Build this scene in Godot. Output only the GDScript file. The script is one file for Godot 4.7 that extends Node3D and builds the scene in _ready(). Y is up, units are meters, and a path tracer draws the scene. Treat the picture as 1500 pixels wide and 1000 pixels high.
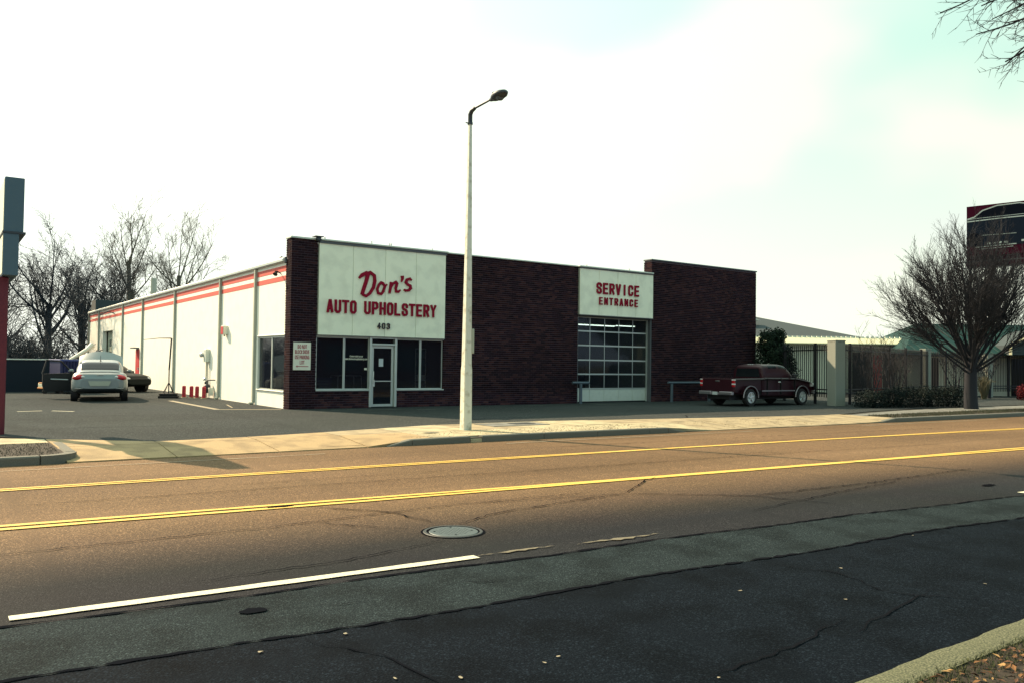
extends Node3D

var M := {}
var rng := RandomNumberGenerator.new()
var soft := FastNoiseLite.new()
const FLAT := 4294967295

# ---------------------------------------------------------------- mesh helper
class MB:
	var st := SurfaceTool.new()
	var sg := FLAT
	var col := Color.WHITE
	func _init() -> void:
		st.begin(Mesh.PRIMITIVE_TRIANGLES)
	func v(p: Vector3) -> void:
		st.set_smooth_group(sg)
		st.set_color(col)
		st.set_uv(Vector2(p.x, p.z))
		st.add_vertex(p)
	func tri(a: Vector3, b: Vector3, c: Vector3, out: Vector3) -> void:
		if (c - a).cross(b - a).dot(out) < 0.0:
			var t := b
			b = c
			c = t
		v(a)
		v(b)
		v(c)
	func quad(a: Vector3, b: Vector3, c: Vector3, d: Vector3, out: Vector3) -> void:
		tri(a, b, c, out)
		tri(a, c, d, out)
	func box(c: Vector3, s: Vector3, bs := Basis.IDENTITY, bev := 0.0) -> void:
		var h := s * 0.5
		var b := minf(bev, minf(h.x, minf(h.y, h.z)) * 0.9)
		var ax := [bs.x, bs.y, bs.z]
		for i in 3:
			var j := (i + 1) % 3
			var k := (i + 2) % 3
			var hj: float = h[j] - b
			var hk: float = h[k] - b
			for sgn in [-1.0, 1.0]:
				var n: Vector3 = ax[i] * sgn
				var o: Vector3 = c + n * h[i]
				quad(o + ax[j] * hj + ax[k] * hk, o - ax[j] * hj + ax[k] * hk, o - ax[j] * hj - ax[k] * hk, o + ax[j] * hj - ax[k] * hk, n)
		if b <= 0.0:
			return
		for i in 3:
			var j := (i + 1) % 3
			var k := (i + 2) % 3
			for sj in [-1.0, 1.0]:
				for sk in [-1.0, 1.0]:
					var nj: Vector3 = ax[j] * sj
					var nk: Vector3 = ax[k] * sk
					var a1: Vector3 = c + nj * h[j] + nk * (h[k] - b)
					var a2: Vector3 = c + nj * (h[j] - b) + nk * h[k]
					var e: Vector3 = ax[i] * (h[i] - b)
					quad(a1 + e, a2 + e, a2 - e, a1 - e, nj + nk)
		for sx in [-1.0, 1.0]:
			for sy in [-1.0, 1.0]:
				for sz in [-1.0, 1.0]:
					var nx: Vector3 = bs.x * sx
					var ny: Vector3 = bs.y * sy
					var nz: Vector3 = bs.z * sz
					tri(c + nx * h.x + ny * (h.y - b) + nz * (h.z - b), c + nx * (h.x - b) + ny * h.y + nz * (h.z - b), c + nx * (h.x - b) + ny * (h.y - b) + nz * h.z, nx + ny + nz)
	# box given by two corners
	func bb(x0: float, x1: float, y0: float, y1: float, z0: float, z1: float, bev := 0.0) -> void:
		box(Vector3(x0 + x1, y0 + y1, z0 + z1) * 0.5, Vector3(absf(x1 - x0), absf(y1 - y0), absf(z1 - z0)), Basis.IDENTITY, bev)
	func tube(pts: Array, rad: Array, n := 8, turn := 0.0) -> void:
		var rings := []
		var side := Vector3.UP
		for i in pts.size():
			var d: Vector3 = (pts[mini(i + 1, pts.size() - 1)] - pts[maxi(i - 1, 0)]).normalized()
			if i == 0:
				side = d.cross(Vector3(0.0, 0.0, 1.0) if absf(d.z) < 0.9 else Vector3(1.0, 0.0, 0.0)).normalized()
			else:
				side = (side - d * side.dot(d)).normalized()
			var up := d.cross(side)
			var ring := []
			for k in n:
				var a := TAU * k / n + turn
				ring.append(pts[i] + (side * cos(a) + up * sin(a)) * rad[i])
			rings.append(ring)
		var keep := sg
		sg = 7 if n > 6 else FLAT
		for i in pts.size() - 1:
			for k in n:
				var q := (k + 1) % n
				var mid: Vector3 = (rings[i][k] + rings[i][q] + rings[i + 1][k] + rings[i + 1][q]) * 0.25 - (pts[i] + pts[i + 1]) * 0.5
				quad(rings[i][k], rings[i][q], rings[i + 1][q], rings[i + 1][k], mid)
		sg = FLAT
		for e in [0, pts.size() - 1]:
			var o: Vector3 = pts[e] - pts[1 if e == 0 else e - 1]
			for k in n:
				tri(pts[e], rings[e][k], rings[e][(k + 1) % n], o)
		sg = keep
	func bar(a: Vector3, b: Vector3, r: float, n := 8) -> void:
		tube([a, b], [r, r], n)
	# profile: [radius, height] pairs turned about an axis through o
	func lathe(o: Vector3, axis: Vector3, prof: Array, n := 20) -> void:
		var side := axis.cross(Vector3(0.0, 0.0, 1.0) if absf(axis.z) < 0.9 else Vector3(1.0, 0.0, 0.0)).normalized()
		var up := axis.cross(side)
		for i in prof.size() - 1:
			sg = FLAT if absf(prof[i][1] - prof[i + 1][1]) < 0.0005 else 20 + i
			for k in n:
				var a := TAU * k / n
				var b := TAU * (k + 1) / n
				var ra := side * cos(a) + up * sin(a)
				var rb := side * cos(b) + up * sin(b)
				var p0: Vector3 = o + axis * prof[i][1] + ra * prof[i][0]
				var p1: Vector3 = o + axis * prof[i][1] + rb * prof[i][0]
				var p2: Vector3 = o + axis * prof[i + 1][1] + rb * prof[i + 1][0]
				var p3: Vector3 = o + axis * prof[i + 1][1] + ra * prof[i + 1][0]
				var dr: float = prof[i + 1][0] - prof[i][0]
				var dh: float = prof[i + 1][1] - prof[i][1]
				var out: Vector3 = (ra + rb) * dh - axis * dr * 2.0
				quad(p0, p1, p2, p3, out)
		sg = FLAT
	# outline in the plane (ex, ey), pushed from d0 to d1 along ez; the d1 side may be bevelled
	func prism(poly: PackedVector2Array, o: Vector3, ex: Vector3, ey: Vector3, d0: float, d1: float, bev := 0.0) -> void:
		var ez := ex.cross(ey)
		if Geometry2D.is_polygon_clockwise(poly):
			poly.reverse()
		var n := poly.size()
		var inner := PackedVector2Array()
		for i in n:
			var a := (poly[i] - poly[(i + n - 1) % n]).normalized()
			var b := (poly[(i + 1) % n] - poly[i]).normalized()
			var na := Vector2(-a.y, a.x)
			var nb := Vector2(-b.y, b.x)
			var m := na + nb
			if m.length() < 0.2:
				m = na
			m = m.normalized() / maxf(m.normalized().dot(na), 0.5)
			inner.append(poly[i] + m * bev)
		var sgn := signf(d1 - d0)
		var at := func(p: Vector2, d: float) -> Vector3: return o + ex * p.x + ey * p.y + ez * d
		var idx := Geometry2D.triangulate_polygon(poly)
		var i2 := Geometry2D.triangulate_polygon(inner) if bev > 0.0 else idx
		for t in range(0, idx.size(), 3):
			tri(at.call(poly[idx[t]], d0), at.call(poly[idx[t + 1]], d0), at.call(poly[idx[t + 2]], d0), -ez * sgn)
		var top := inner if bev > 0.0 else poly
		for t in range(0, i2.size(), 3):
			tri(at.call(top[i2[t]], d1), at.call(top[i2[t + 1]], d1), at.call(top[i2[t + 2]], d1), ez * sgn)
		for i in n:
			var j := (i + 1) % n
			var e := poly[j] - poly[i]
			var out := ex * e.y - ey * e.x
			var dm := d1 - sgn * bev
			quad(at.call(poly[i], d0), at.call(poly[j], d0), at.call(poly[j], dm), at.call(poly[i], dm), out)
			if bev > 0.0:
				quad(at.call(poly[i], dm), at.call(poly[j], dm), at.call(inner[j], d1), at.call(inner[i], d1), out + ez * sgn)
	func done() -> ArrayMesh:
		st.generate_normals()
		return st.commit()

# ---------------------------------------------------------------- nodes
func obj(called: String, mesh: Mesh, m: Material, parent: Node = self) -> MeshInstance3D:
	var o := MeshInstance3D.new()
	o.name = numbered(called, parent)
	o.mesh = mesh
	o.material_override = m
	parent.add_child(o, true)
	return o

var used := {}
func numbered(called: String, parent: Node) -> String:
	var key := str(parent.get_instance_id()) + called
	var n: int = used.get(key, 0)
	used[key] = n + 1
	return called if n == 0 else "%s_%03d" % [called, n]

func part(called: String, b: MB, m: Material, parent: Node) -> MeshInstance3D:
	return obj(called, b.done(), m, parent)

func thing(called: String, label: String, category: String, at := Vector3.ZERO, turn := 0.0, group := "") -> Node3D:
	var o := Node3D.new()
	o.name = numbered(called, self)
	add_child(o, true)
	o.position = at
	o.rotation.y = turn
	tag(o, label, category, group)
	return o

func tag(o: Node, label: String, category: String, group := "", kind := "") -> void:
	o.set_meta("label", label)
	o.set_meta("category", category)
	if group:
		o.set_meta("group", group)
	if kind:
		o.set_meta("kind", kind)

func struct(called: String, mesh: Mesh, m: Material, label := "") -> MeshInstance3D:
	var o := obj(called, mesh, m)
	o.set_meta("kind", "structure")
	if label:
		o.set_meta("label", label)
		o.set_meta("category", called.replace("_", " "))
	return o

# ---------------------------------------------------------------- materials
func lin(r: float, g: float, b: float) -> Color:
	return Color(r, g, b).linear_to_srgb()

func mat(called: String, r: float, g: float, b: float, rough := 0.8, metal := 0.0, spec := 0.5) -> StandardMaterial3D:
	var m := StandardMaterial3D.new()
	m.resource_name = called
	m.albedo_color = lin(r, g, b)
	m.roughness = rough
	m.metallic = metal
	m.metallic_specular = spec
	M[called] = m
	return m

func ntex(seed_: int, freq: float, ramp: Array, size := 512, octaves := 4, kind := FastNoiseLite.TYPE_SIMPLEX_SMOOTH) -> NoiseTexture2D:
	var n := FastNoiseLite.new()
	n.seed = seed_
	n.noise_type = kind
	n.frequency = freq
	n.fractal_octaves = octaves
	var t := NoiseTexture2D.new()
	t.width = size
	t.height = size
	t.seamless = true
	t.seamless_blend_skirt = 0.12
	t.noise = n
	var g := Gradient.new()
	var offs := PackedFloat32Array()
	var cols := PackedColorArray()
	for e in ramp:
		offs.append(e[0])
		cols.append(lin(e[1], e[2], e[3]))
	g.offsets = offs
	g.colors = cols
	t.color_ramp = g
	return t

func nnorm(seed_: int, freq: float, strength: float, size := 512, octaves := 4) -> NoiseTexture2D:
	var n := FastNoiseLite.new()
	n.seed = seed_
	n.frequency = freq
	n.fractal_octaves = octaves
	var t := NoiseTexture2D.new()
	t.width = size
	t.height = size
	t.seamless = true
	t.as_normal_map = true
	t.bump_strength = strength
	t.noise = n
	return t

# a material whose grain is laid on in world metres
func grain(called: String, tex: Texture2D, metres: float, rough := 0.9, normal: Texture2D = null, nscale := 0.5) -> StandardMaterial3D:
	var m := mat(called, 1, 1, 1, rough)
	m.albedo_texture = tex
	m.uv1_triplanar = true
	m.uv1_world_triplanar = true
	m.uv1_scale = Vector3.ONE / metres
	if normal:
		m.normal_enabled = true
		m.normal_texture = normal
		m.normal_scale = nscale
	return m

func pale(lo: float) -> Array:
	return [[0.0, lo, lo, lo], [0.35, (1 + lo) / 2, (1 + lo) / 2, (1 + lo) / 2], [0.6, 1, 1, 1], [1.0, 1, 1, 1]]

func tinted(called: String, r: float, g: float, b: float, tex: Texture2D, metres: float, rough := 0.8, metal := 0.0) -> StandardMaterial3D:
	var m := grain(called, tex, metres, rough)
	m.albedo_color = lin(r, g, b)
	m.metallic = metal
	return m

func make_materials() -> void:
	soft.seed = 5
	soft.frequency = 0.05
	soft.fractal_octaves = 4
	var asph := ntex(11, 0.22, [[0.0, .30, .30, .30], [0.4, .72, .72, .72], [0.62, 1.0, 1.0, 1.0], [0.72, 1.5 / 1.6, 1.0, 1.0], [1.0, 1.0, 1.0, 1.0]], 1024, 3)
	var agg := ntex(12, 0.42, [[0.0, .16, .17, .20], [0.45, .28, .29, .30], [0.64, .40, .40, .39], [0.74, .62, .61, .57], [0.80, 1.6, 1.55, 1.4], [1.0, 2, 2, 2]], 1024, 2, FastNoiseLite.TYPE_VALUE)
	var anorm := nnorm(13, 0.2, 3.0, 1024, 3)
	M.asph = asph
	var a := grain("asphalt", agg, 3.4, 0.82, anorm, 0.4)
	a.vertex_color_use_as_albedo = true
	var a2 := grain("lot_asphalt", agg, 5.3, 0.9, anorm, 0.5)
	a2.vertex_color_use_as_albedo = true
	var p1 := grain("patch_asphalt", agg, 3.1, 0.85, anorm, 0.7)
	p1.albedo_color = lin(.052, .075, .084)
	p1.metallic_specular = 0.15
	var p2 := grain("near_asphalt", agg, 3.7, 0.8, anorm, 0.3)
	p2.albedo_color = lin(.014, .022, .034)
	p2.metallic_specular = 0.12
	a.metallic_specular = 0.2
	a2.metallic_specular = 0.12
	var blot := ntex(21, 0.012, [[0.0, .55, .55, .55], [0.45, .85, .85, .85], [0.7, 1, 1, 1], [1, 1, 1, 1]], 512, 5)
	var fine := ntex(22, 0.09, [[0.0, .5, .5, .5], [0.4, .85, .85, .85], [0.6, 1, 1, 1], [1.0, 1, 1, 1]], 512, 4)
	var faint := ntex(23, 0.015, pale(.94), 512, 5)
	M.blot = blot
	var stain := ntex(27, 0.018, [[0.0, .55, .55, .55], [0.40, .80, .80, .80], [0.58, 1, 1, 1], [1, 1, 1, 1]], 512, 6)
	M.fine = fine
	M.faint = faint
	var c := tinted("concrete", .47, .40, .25, fine, 1.4, 0.92)
	tinted("concrete_worn", .38, .30, .18, fine, 1.1, 0.92)
	tinted("concrete_warm", .40, .28, .14, fine, 1.2, 0.92)
	tinted("concrete_grey", .19, .19, .17, fine, 1.3, 0.92)
	for k in ["concrete", "concrete_worn", "concrete_warm", "patch_asphalt", "near_asphalt", "concrete_grey"]:
		var cm: StandardMaterial3D = M[k]   # broad stains over the fine grain
		cm.detail_enabled = true
		cm.detail_albedo = stain
		cm.detail_blend_mode = BaseMaterial3D.BLEND_MODE_MUL
		cm.detail_uv_layer = BaseMaterial3D.DETAIL_UV_2
		cm.uv2_triplanar = true
		cm.uv2_world_triplanar = true
		cm.uv2_scale = Vector3.ONE / 6.3
	tinted("kerb", .15, .145, .12, fine, 0.8, 0.95)
	tinted("kerb_mossy", .145, .145, .09, ntex(24, 0.10, [[0.0, .08, .10, .10], [0.38, .25, .30, .25], [0.55, .6, .65, .5], [0.68, 1, 1, 1], [1.0, 1.3, 1.25, 1.1]], 512, 5), 0.8, 0.95)
	tinted("joint", .05, .045, .035, fine, 1.0)
	tinted("soil", .035, .026, .018, fine, 0.5, 1.0)
	tinted("dry_ground", .10, .09, .06, blot, 9.0, 1.0)
	tinted("yellow_paint", .74, .47, .08, ntex(25, 0.12, [[0.0, .25, .25, .25], [0.3, .6, .6, .6], [0.45, 1, 1, 1], [1, 1, 1, 1]], 512, 3), 1.2, 0.7)
	tinted("white_paint", .60, .58, .44, ntex(26, 0.12, [[0.0, .3, .3, .3], [0.25, .7, .7, .7], [0.4, 1, 1, 1], [1, 1, 1, 1]], 512, 3), 1.3, 0.7)
	tinted("faded_paint", .30, .26, .18, fine, 0.9, 0.8)
	mat("crack", .008, .009, .012, 1.0, 0.0, 0.0)
	tinted("worn_paint", .16, .14, .095, fine, 0.5, 0.9)
	# building
	for i in 4:
		var t: Array = [[.024, .0105, .014], [.016, .008, .012], [.034, .014, .016], [.020, .009, .014]][i]
		mat("brick_%d" % i, t[0], t[1], t[2], 0.85, 0.0, 0.15)
	var bv := mat("brick_any", 1, 1, 1, 0.85, 0.0, 0.15)
	bv.vertex_color_use_as_albedo = true
	tinted("mortar", .075, .055, .070, fine, 0.8, 0.95)
	tinted("white_wall", .90, .89, .80, faint, 5.0, 0.75)
	tinted("panel", .92, .93, .73, ntex(31, 0.012, pale(.86), 512, 5), 4.0, 0.55)
	tinted("stripe_red", .62, .10, .075, faint, 3.0, 0.7)
	tinted("pilaster", .38, .40, .33, faint, 2.0, 0.6)
	tinted("roofing", .22, .22, .21, blot, 4.0, 0.9)
	tinted("coping", .62, .66, .58, faint, 2.0, 0.5, 0.2)
	tinted("coping_dark", .10, .11, .12, faint, 2.0, 0.6, 0.2)
	mat("aluminium", .52, .56, .52, 0.42, 0.55)
	mat("letter_red", .26, .004, .024, 0.6, 0.0, 0.25)
	mat("letter_black", .02, .012, .02, 0.55)
	mat("sign_white", .78, .76, .62, 0.6)
	mat("print_red", .34, .008, .035, 0.6)
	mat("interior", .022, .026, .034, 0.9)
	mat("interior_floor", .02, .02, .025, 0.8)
	mat("door_red", .50, .035, .04, 0.6)
	mat("black", .008, .008, .010, 0.6)
	mat("rubber", .012, .012, .013, 0.85)
	mat("steel_dark", .05, .06, .07, 0.5, 0.5)
	mat("steel", .42, .45, .46, 0.45, 0.7)
	mat("rail_blue", .09, .12, .15, 0.55, 0.3)
	tinted("pole_paint", .70, .70, .60, ntex(32, 0.02, [[0.0, .55, .5, .42], [0.3, .85, .84, .8], [0.5, 1, 1, 1], [1, 1, 1, 1]], 512, 4), 2.6, 0.6)
	mat("post_red", .11, .006, .018, 0.6)
	mat("sign_grey", .085, .135, .175, 0.6, 0, .2)
	mat("sign_cream", .80, .78, .60, 0.5)
	var g := mat("glass", .012, .016, .024, 0.04)
	g.transparency = BaseMaterial3D.TRANSPARENCY_ALPHA
	g.albedo_color.a = 0.5
	g.metallic_specular = 0.30
	var cg := mat("car_glass", .01, .013, .016, 0.06)
	cg.metallic_specular = 0.3
	var sv := mat("silver_paint", .22, .25, .25, 0.38, 0.4)
	sv.clearcoat_enabled = true
	sv.clearcoat = 0.7
	var tk := mat("maroon_paint", .026, .002, .007, 0.35, 0.0, 0.3)
	tk.clearcoat_enabled = true
	tk.clearcoat = 0.35
	var gp := mat("green_grey_paint", .012, .015, .015, 0.5, 0.0, 0.2)
	mat("chrome", .62, .62, .60, 0.22, 1.0)
	mat("tail_red", .42, .012, .018, 0.18)
	mat("lamp_clear", .62, .62, .60, 0.12)
	mat("plate", .50, .54, .55, 0.5)
	mat("dumpster_blue", .004, .010, .07, 0.6)
	mat("slate_wall", .020, .027, .036, 0.9, 0.0, 0.1)
	# plants
	tinted("bark", .016, .018, .025, fine, 0.5, 0.95)
	tinted("bark_near", .012, .014, .022, fine, 0.4, 0.95)
	mat("bark_far", .018, .025, .035, 0.95)
	mat("bark_pale", .10, .10, .085, 0.95)
	mat("twig", .028, .027, .032, 0.95)
	var ev := mat("evergreen", .012, .024, .016, 0.8, 0.0, 0.3)
	ev.vertex_color_use_as_albedo = true
	ev.albedo_color = Color.WHITE
	mat("dark_hedge", .008, .014, .012, 0.85)
	mat("red_leaf", .20, .015, .025, 0.8)
	var gr := mat("grass", 1, 1, 1, 0.9)
	gr.vertex_color_use_as_albedo = true
	# right hand side
	tinted("cream_wall", .58, .58, .46, faint, 5.0, 0.8)
	tinted("cream_pillar", .25, .27, .23, fine, 1.2, 0.85)
	mat("fascia", .82, .76, .50, 0.7)
	tinted("slate_roof", .036, .052, .058, faint, 3.0, 0.9)
	mat("green_roof", .005, .034, .032, 0.65, 0.0, 0.3)
	mat("fence_black", .010, .010, .013, 0.55, 0.3)
	mat("board_maroon", .030, .003, .012, 0.8, 0, .1)
	mat("board_navy", .007, .012, .022, 0.8, 0, .1)
	mat("board_glass", .003, .005, .010, 0.8, 0, .1)
	mat("board_line", .26, .33, .33, 0.6)

func edge(e: String, x: float) -> float:
	match e:
		"kerb":
			return 10.60 + maxf(0.0, x - 2.0) * 0.036
		"near":
			return 22.64
		"lot":
			var p := [[-60, 6.3], [-8.2, 6.3], [-7.5, 7.2], [-7.0, 8.3], [-6.0, 8.85], [-4.2, 8.7], [-1.8, 8.2], [1.1, 7.45], [4, 7.5], [8, 8.2], [12, 8.9], [15, 9.1], [18, 8.4], [22, 8.0], [80, 9.0]]
			for i in p.size() - 1:
				if x <= p[i + 1][0]:
					return lerpf(p[i][1], p[i + 1][1], clampf((x - p[i][0]) / float(p[i + 1][0] - p[i][0]), 0, 1))
			return 9.0
		"y1":
			return 13.33 + 0.035 * x + 0.0016 * x * x if absf(x) < 18.0 else (14.48 + (x - 18.0) * 0.07 if x > 0 else 13.22 + (x + 18.0) * -0.02)
		"y2":
			return 16.35 + 0.07 * x
		"wh":
			return 19.30 + 0.045 * (x + 4.0) + (0.0045 * (x + 4.0) * (x + 4.0) if x > -4.0 else 0.0) - 0.02
		"pt":
			return 19.42 + 0.055 * (x + 4.0) + (0.006 * (x + 4.0) * (x + 4.0) if x > -4.0 and x < 12.0 else (1.5 if x >= 12.0 else 0.0)) + 0.02 * sin(x * 2.3)
		"pb":
			return 20.40 + 0.055 * (x + 4.0) + 0.03 * sin(x * 1.7) + (0.0025 * (x + 4.0) * (x + 4.0) if x > -4.0 and x < 14.0 else (0.8 if x >= 14.0 else 0.0))
	return 0.0

func apron(x: float) -> float:
	if x < 0.0:
		return smoothstep(-1.2, -1.9, x)
	return smoothstep(5.5, 6.3, x) * smoothstep(15.2, 14.2, x)

func walk_y(x: float, z: float) -> float:
	var k := edge("kerb", x)
	return 0.006 - 0.108 * apron(x) * clampf((z - 9.3) / (k - 9.3), 0, 1)

func make_sky() -> PanoramaSkyMaterial:
	var n := FastNoiseLite.new()
	n.seed = 3
	n.frequency = 1.1
	n.fractal_octaves = 5
	var w := 512
	var h := 256
	var im := Image.create(w, h, false, Image.FORMAT_RGBF)
	var sun := Vector3(-0.25, 0.60, -0.76).normalized()
	for y in h:
		var th := PI * (y + 0.5) / h
		for x in w:
			var ph := TAU * (x + 0.5) / w
			var d := Vector3(sin(th) * sin(ph), cos(th), -sin(th) * cos(ph))
			if d.y < 0.0:
				im.set_pixel(x, y, Color(.16, .15, .14))
				continue
			var near := clampf(d.dot(sun) * 0.5 + 0.5, 0, 1)
			var q := Vector3(d.x, d.y * 1.6, d.z) / (0.35 + d.y)
			var cl := n.get_noise_3d(q.x * 1.2, q.y * 1.2, q.z * 1.2) * 0.5 + 0.5
			cl = smoothstep(0.36, 0.66, cl)
			var low := 1.0 - smoothstep(0.02, 0.34, d.y)
			var clear := Color(.52, .87, .75)
			var cloud := Color(.94, 1.04, .84)
			var haze := Color(1.08, 1.10, .90)
			var veil := clampf(cl * 0.75 + pow(near, 2.0) * 0.9 - 0.06 - smoothstep(0.24, 0.55, d.y) * 0.5, 0, 1)
			var away := smoothstep(0.55, 0.05, near)
			clear = clear.lerp(Color(.34, .58, .90), away)
			cloud = cloud.lerp(Color(.68, .88, 1.08), away)
			haze = haze.lerp(Color(.70, .88, 1.08), away)
			var c := clear.lerp(cloud, veil).lerp(haze, low * 0.8)
			var gl := pow(near, 6.0)
			c = c + Color(1.0, 1.02, 1.05) * gl * 0.75
			im.set_pixel(x, y, c)
	var m := PanoramaSkyMaterial.new()
	m.panorama = ImageTexture.create_from_image(im)
	return m

func make_environment() -> void:
	var cam := Camera3D.new()
	cam.name = "camera"
	add_child(cam)
	var fw := Vector3(0.575, 0.028, -0.817).normalized()
	cam.transform = Transform3D(Basis(Vector3(0.8178, 0.0133, 0.5760), Vector3(-0.0265, 0.9995, 0.0145), -fw).orthonormalized(), Vector3(-9.09, 1.5, 24.945))
	cam.fov = 45.0
	cam.near = 0.05
	cam.far = 900.0
	cam.current = true
	var e := Environment.new()
	e.background_mode = Environment.BG_SKY
	var s := Sky.new()
	s.sky_material = make_sky()
	e.sky = s
	e.background_energy_multiplier = 0.55
	e.tonemap_mode = Environment.TONE_MAPPER_LINEAR
	e.tonemap_exposure = 1.85
	e.sdfgi_enabled = true
	e.ssao_enabled = true
	e.ssil_enabled = true
	var we := WorldEnvironment.new()
	we.name = "world_environment"
	we.environment = e
	add_child(we)
	var sun := DirectionalLight3D.new()
	sun.name = "sun"
	sun.light_energy = 1.6
	sun.light_color = Color(1.0, 0.89, 0.74)
	sun.light_angular_distance = 0.5
	sun.shadow_enabled = true
	add_child(sun)
	var az := deg_to_rad(23.0)
	var el := deg_to_rad(37.5)
	var to := Vector3(sin(az) * cos(el), -sin(el), cos(az) * cos(el))
	sun.look_at_from_position(Vector3.ZERO, to, Vector3.UP)

# ---------------------------------------------------------------- ground
# a sheet between two edges, tinted along and across in broad worn patches
func sheet(x0: float, x1: float, step: float, ea: String, eb: String, rows: int, y: float, kind := "", za := 0.0, zb := 0.0) -> ArrayMesh:
	var b := MB.new()
	b.sg = 1
	var nx := int(ceil((x1 - x0) / step))
	for i in nx:
		for j in rows:
			var q := []
			for c in [[0, 0], [1, 0], [1, 1], [0, 1]]:
				var x: float = lerpf(x0, x1, float(i + c[0]) / nx)
				var a := edge(ea, x) if ea else za
				var d := edge(eb, x) if eb else zb
				q.append(Vector3(x, y, lerpf(a, d, float(j + c[1]) / rows)))
			for k in [0, 1, 2, 0, 2, 3]:
				b.col = tint(kind, q[k].x, q[k].z)
				b.v(q[k])
	return b.done()

func tint(kind: String, x: float, z: float) -> Color:
	var n := soft.get_noise_2d(x * 2.0, z * 6.0) * 0.5 + 0.5
	var m := soft.get_noise_2d(x * 0.7 + 90.0, z * 2.0) * 0.5 + 0.5
	if kind == "road":
		# three lanes laid at different times: brown chip in the far lane and the turning lane, darker towards the near one
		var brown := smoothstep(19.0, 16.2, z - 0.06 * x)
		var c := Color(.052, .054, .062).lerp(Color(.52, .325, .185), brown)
		# a soft-edged oval where brown is lowered, in the lane right of the manhole
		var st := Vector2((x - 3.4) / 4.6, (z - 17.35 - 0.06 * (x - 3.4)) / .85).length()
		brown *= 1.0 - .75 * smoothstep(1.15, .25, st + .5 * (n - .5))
		var wheel := 0.5 + 0.5 * cos((z - 14.9) * TAU / 1.75)
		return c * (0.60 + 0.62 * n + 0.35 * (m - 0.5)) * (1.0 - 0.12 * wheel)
	if kind == "lot":
		var c := Color(.125, .142, .150).lerp(Color(.165, .172, .162), m)
		return c * (0.75 + 0.45 * n)
	return Color.WHITE

# a ribbon along an edge: paint or a seam
func ribbon(e: String, x0: float, x1: float, off: float, w: float, y: float, jag: float, step := 0.3, fade := 0.0, meet := 99.0) -> MB:
	var b := MB.new()
	var n := int(ceil((x1 - x0) / step))
	var last := []
	for i in n + 1:
		var x := lerpf(x0, x1, float(i) / n)
		var zc := edge(e, x) + (off if meet > 90.0 else off * clampf(absf(x - meet) / 7.0, 0.46, 1.0))
		var f := 1.0
		if fade > 0.0:
			f = clampf(minf(i, n - i) / (n * fade), 0.05, 1.0)
		var za := zc - w * 0.5 * f + rng.randf_range(-jag, jag)
		var zb := zc + w * 0.5 * f + rng.randf_range(-jag, jag)
		var cur := [Vector3(x, y, za), Vector3(x, y, zb)]
		if i:
			b.quad(last[0], cur[0], cur[1], last[1], Vector3.UP)
		last = cur
	return b

func crack(pts: Array, w: float, y: float) -> MB:
	var b := MB.new()
	var fine := []
	for i in pts.size() - 1:
		var a := Vector2(pts[i][0], pts[i][1])
		var c := Vector2(pts[i + 1][0], pts[i + 1][1])
		var k := maxi(2, int(a.distance_to(c) / 0.09))
		for s in k:
			fine.append(a.lerp(c, float(s) / k) + Vector2(rng.randf_range(-.025, .025), rng.randf_range(-.025, .025)))
	fine.append(Vector2(pts[-1][0], pts[-1][1]))
	var last := []
	for i in fine.size():
		var d: Vector2 = (fine[mini(i + 1, fine.size() - 1)] - fine[maxi(i - 1, 0)]).normalized()
		var t := w * rng.randf_range(.25, 1.0) * (0.35 + minf(1.0, minf(i, fine.size() - 1 - i) * 0.25))
		var s := Vector2(-d.y, d.x) * t * 0.5
		var cur := [Vector3(fine[i].x + s.x, y, fine[i].y + s.y), Vector3(fine[i].x - s.x, y, fine[i].y - s.y)]
		if i:
			b.quad(last[0], cur[0], cur[1], last[1], Vector3.UP)
		last = cur
	return b

func disc(b: MB, c: Vector3, rx: float, rz: float, jag: float, n := 14) -> void:
	var ring := []
	for k in n:
		var a := TAU * k / n
		var f := 1.0 + rng.randf_range(-jag, jag)
		ring.append(c + Vector3(cos(a) * rx * f, 0, sin(a) * rz * f))
	for k in n:
		b.tri(c, ring[k], ring[(k + 1) % n], Vector3.UP)

func slab(x0: float, x1: float, za0: float, za1: float, zb0: float, zb1: float) -> MB:
	var b := MB.new()
	var g := 0.011
	var p := [Vector3(x0 + g, 0, za0 + g), Vector3(x1 - g, 0, za1 + g), Vector3(x1 - g, 0, zb1 - g), Vector3(x0 + g, 0, zb0 - g)]
	var dy := rng.randf_range(-.004, .004)
	for i in 4:
		p[i].y = walk_y(p[i].x, p[i].z) + dy
	b.quad(p[0], p[1], p[2], p[3], Vector3.UP)
	var mid: Vector3 = (p[0] + p[1] + p[2] + p[3]) * 0.25
	for i in 4:
		var a: Vector3 = p[i]
		var c: Vector3 = p[(i + 1) % 4]
		b.quad(a, c, c + Vector3.DOWN * 0.1, a + Vector3.DOWN * 0.1, (a + c) * 0.5 - mid)
	return b

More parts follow.
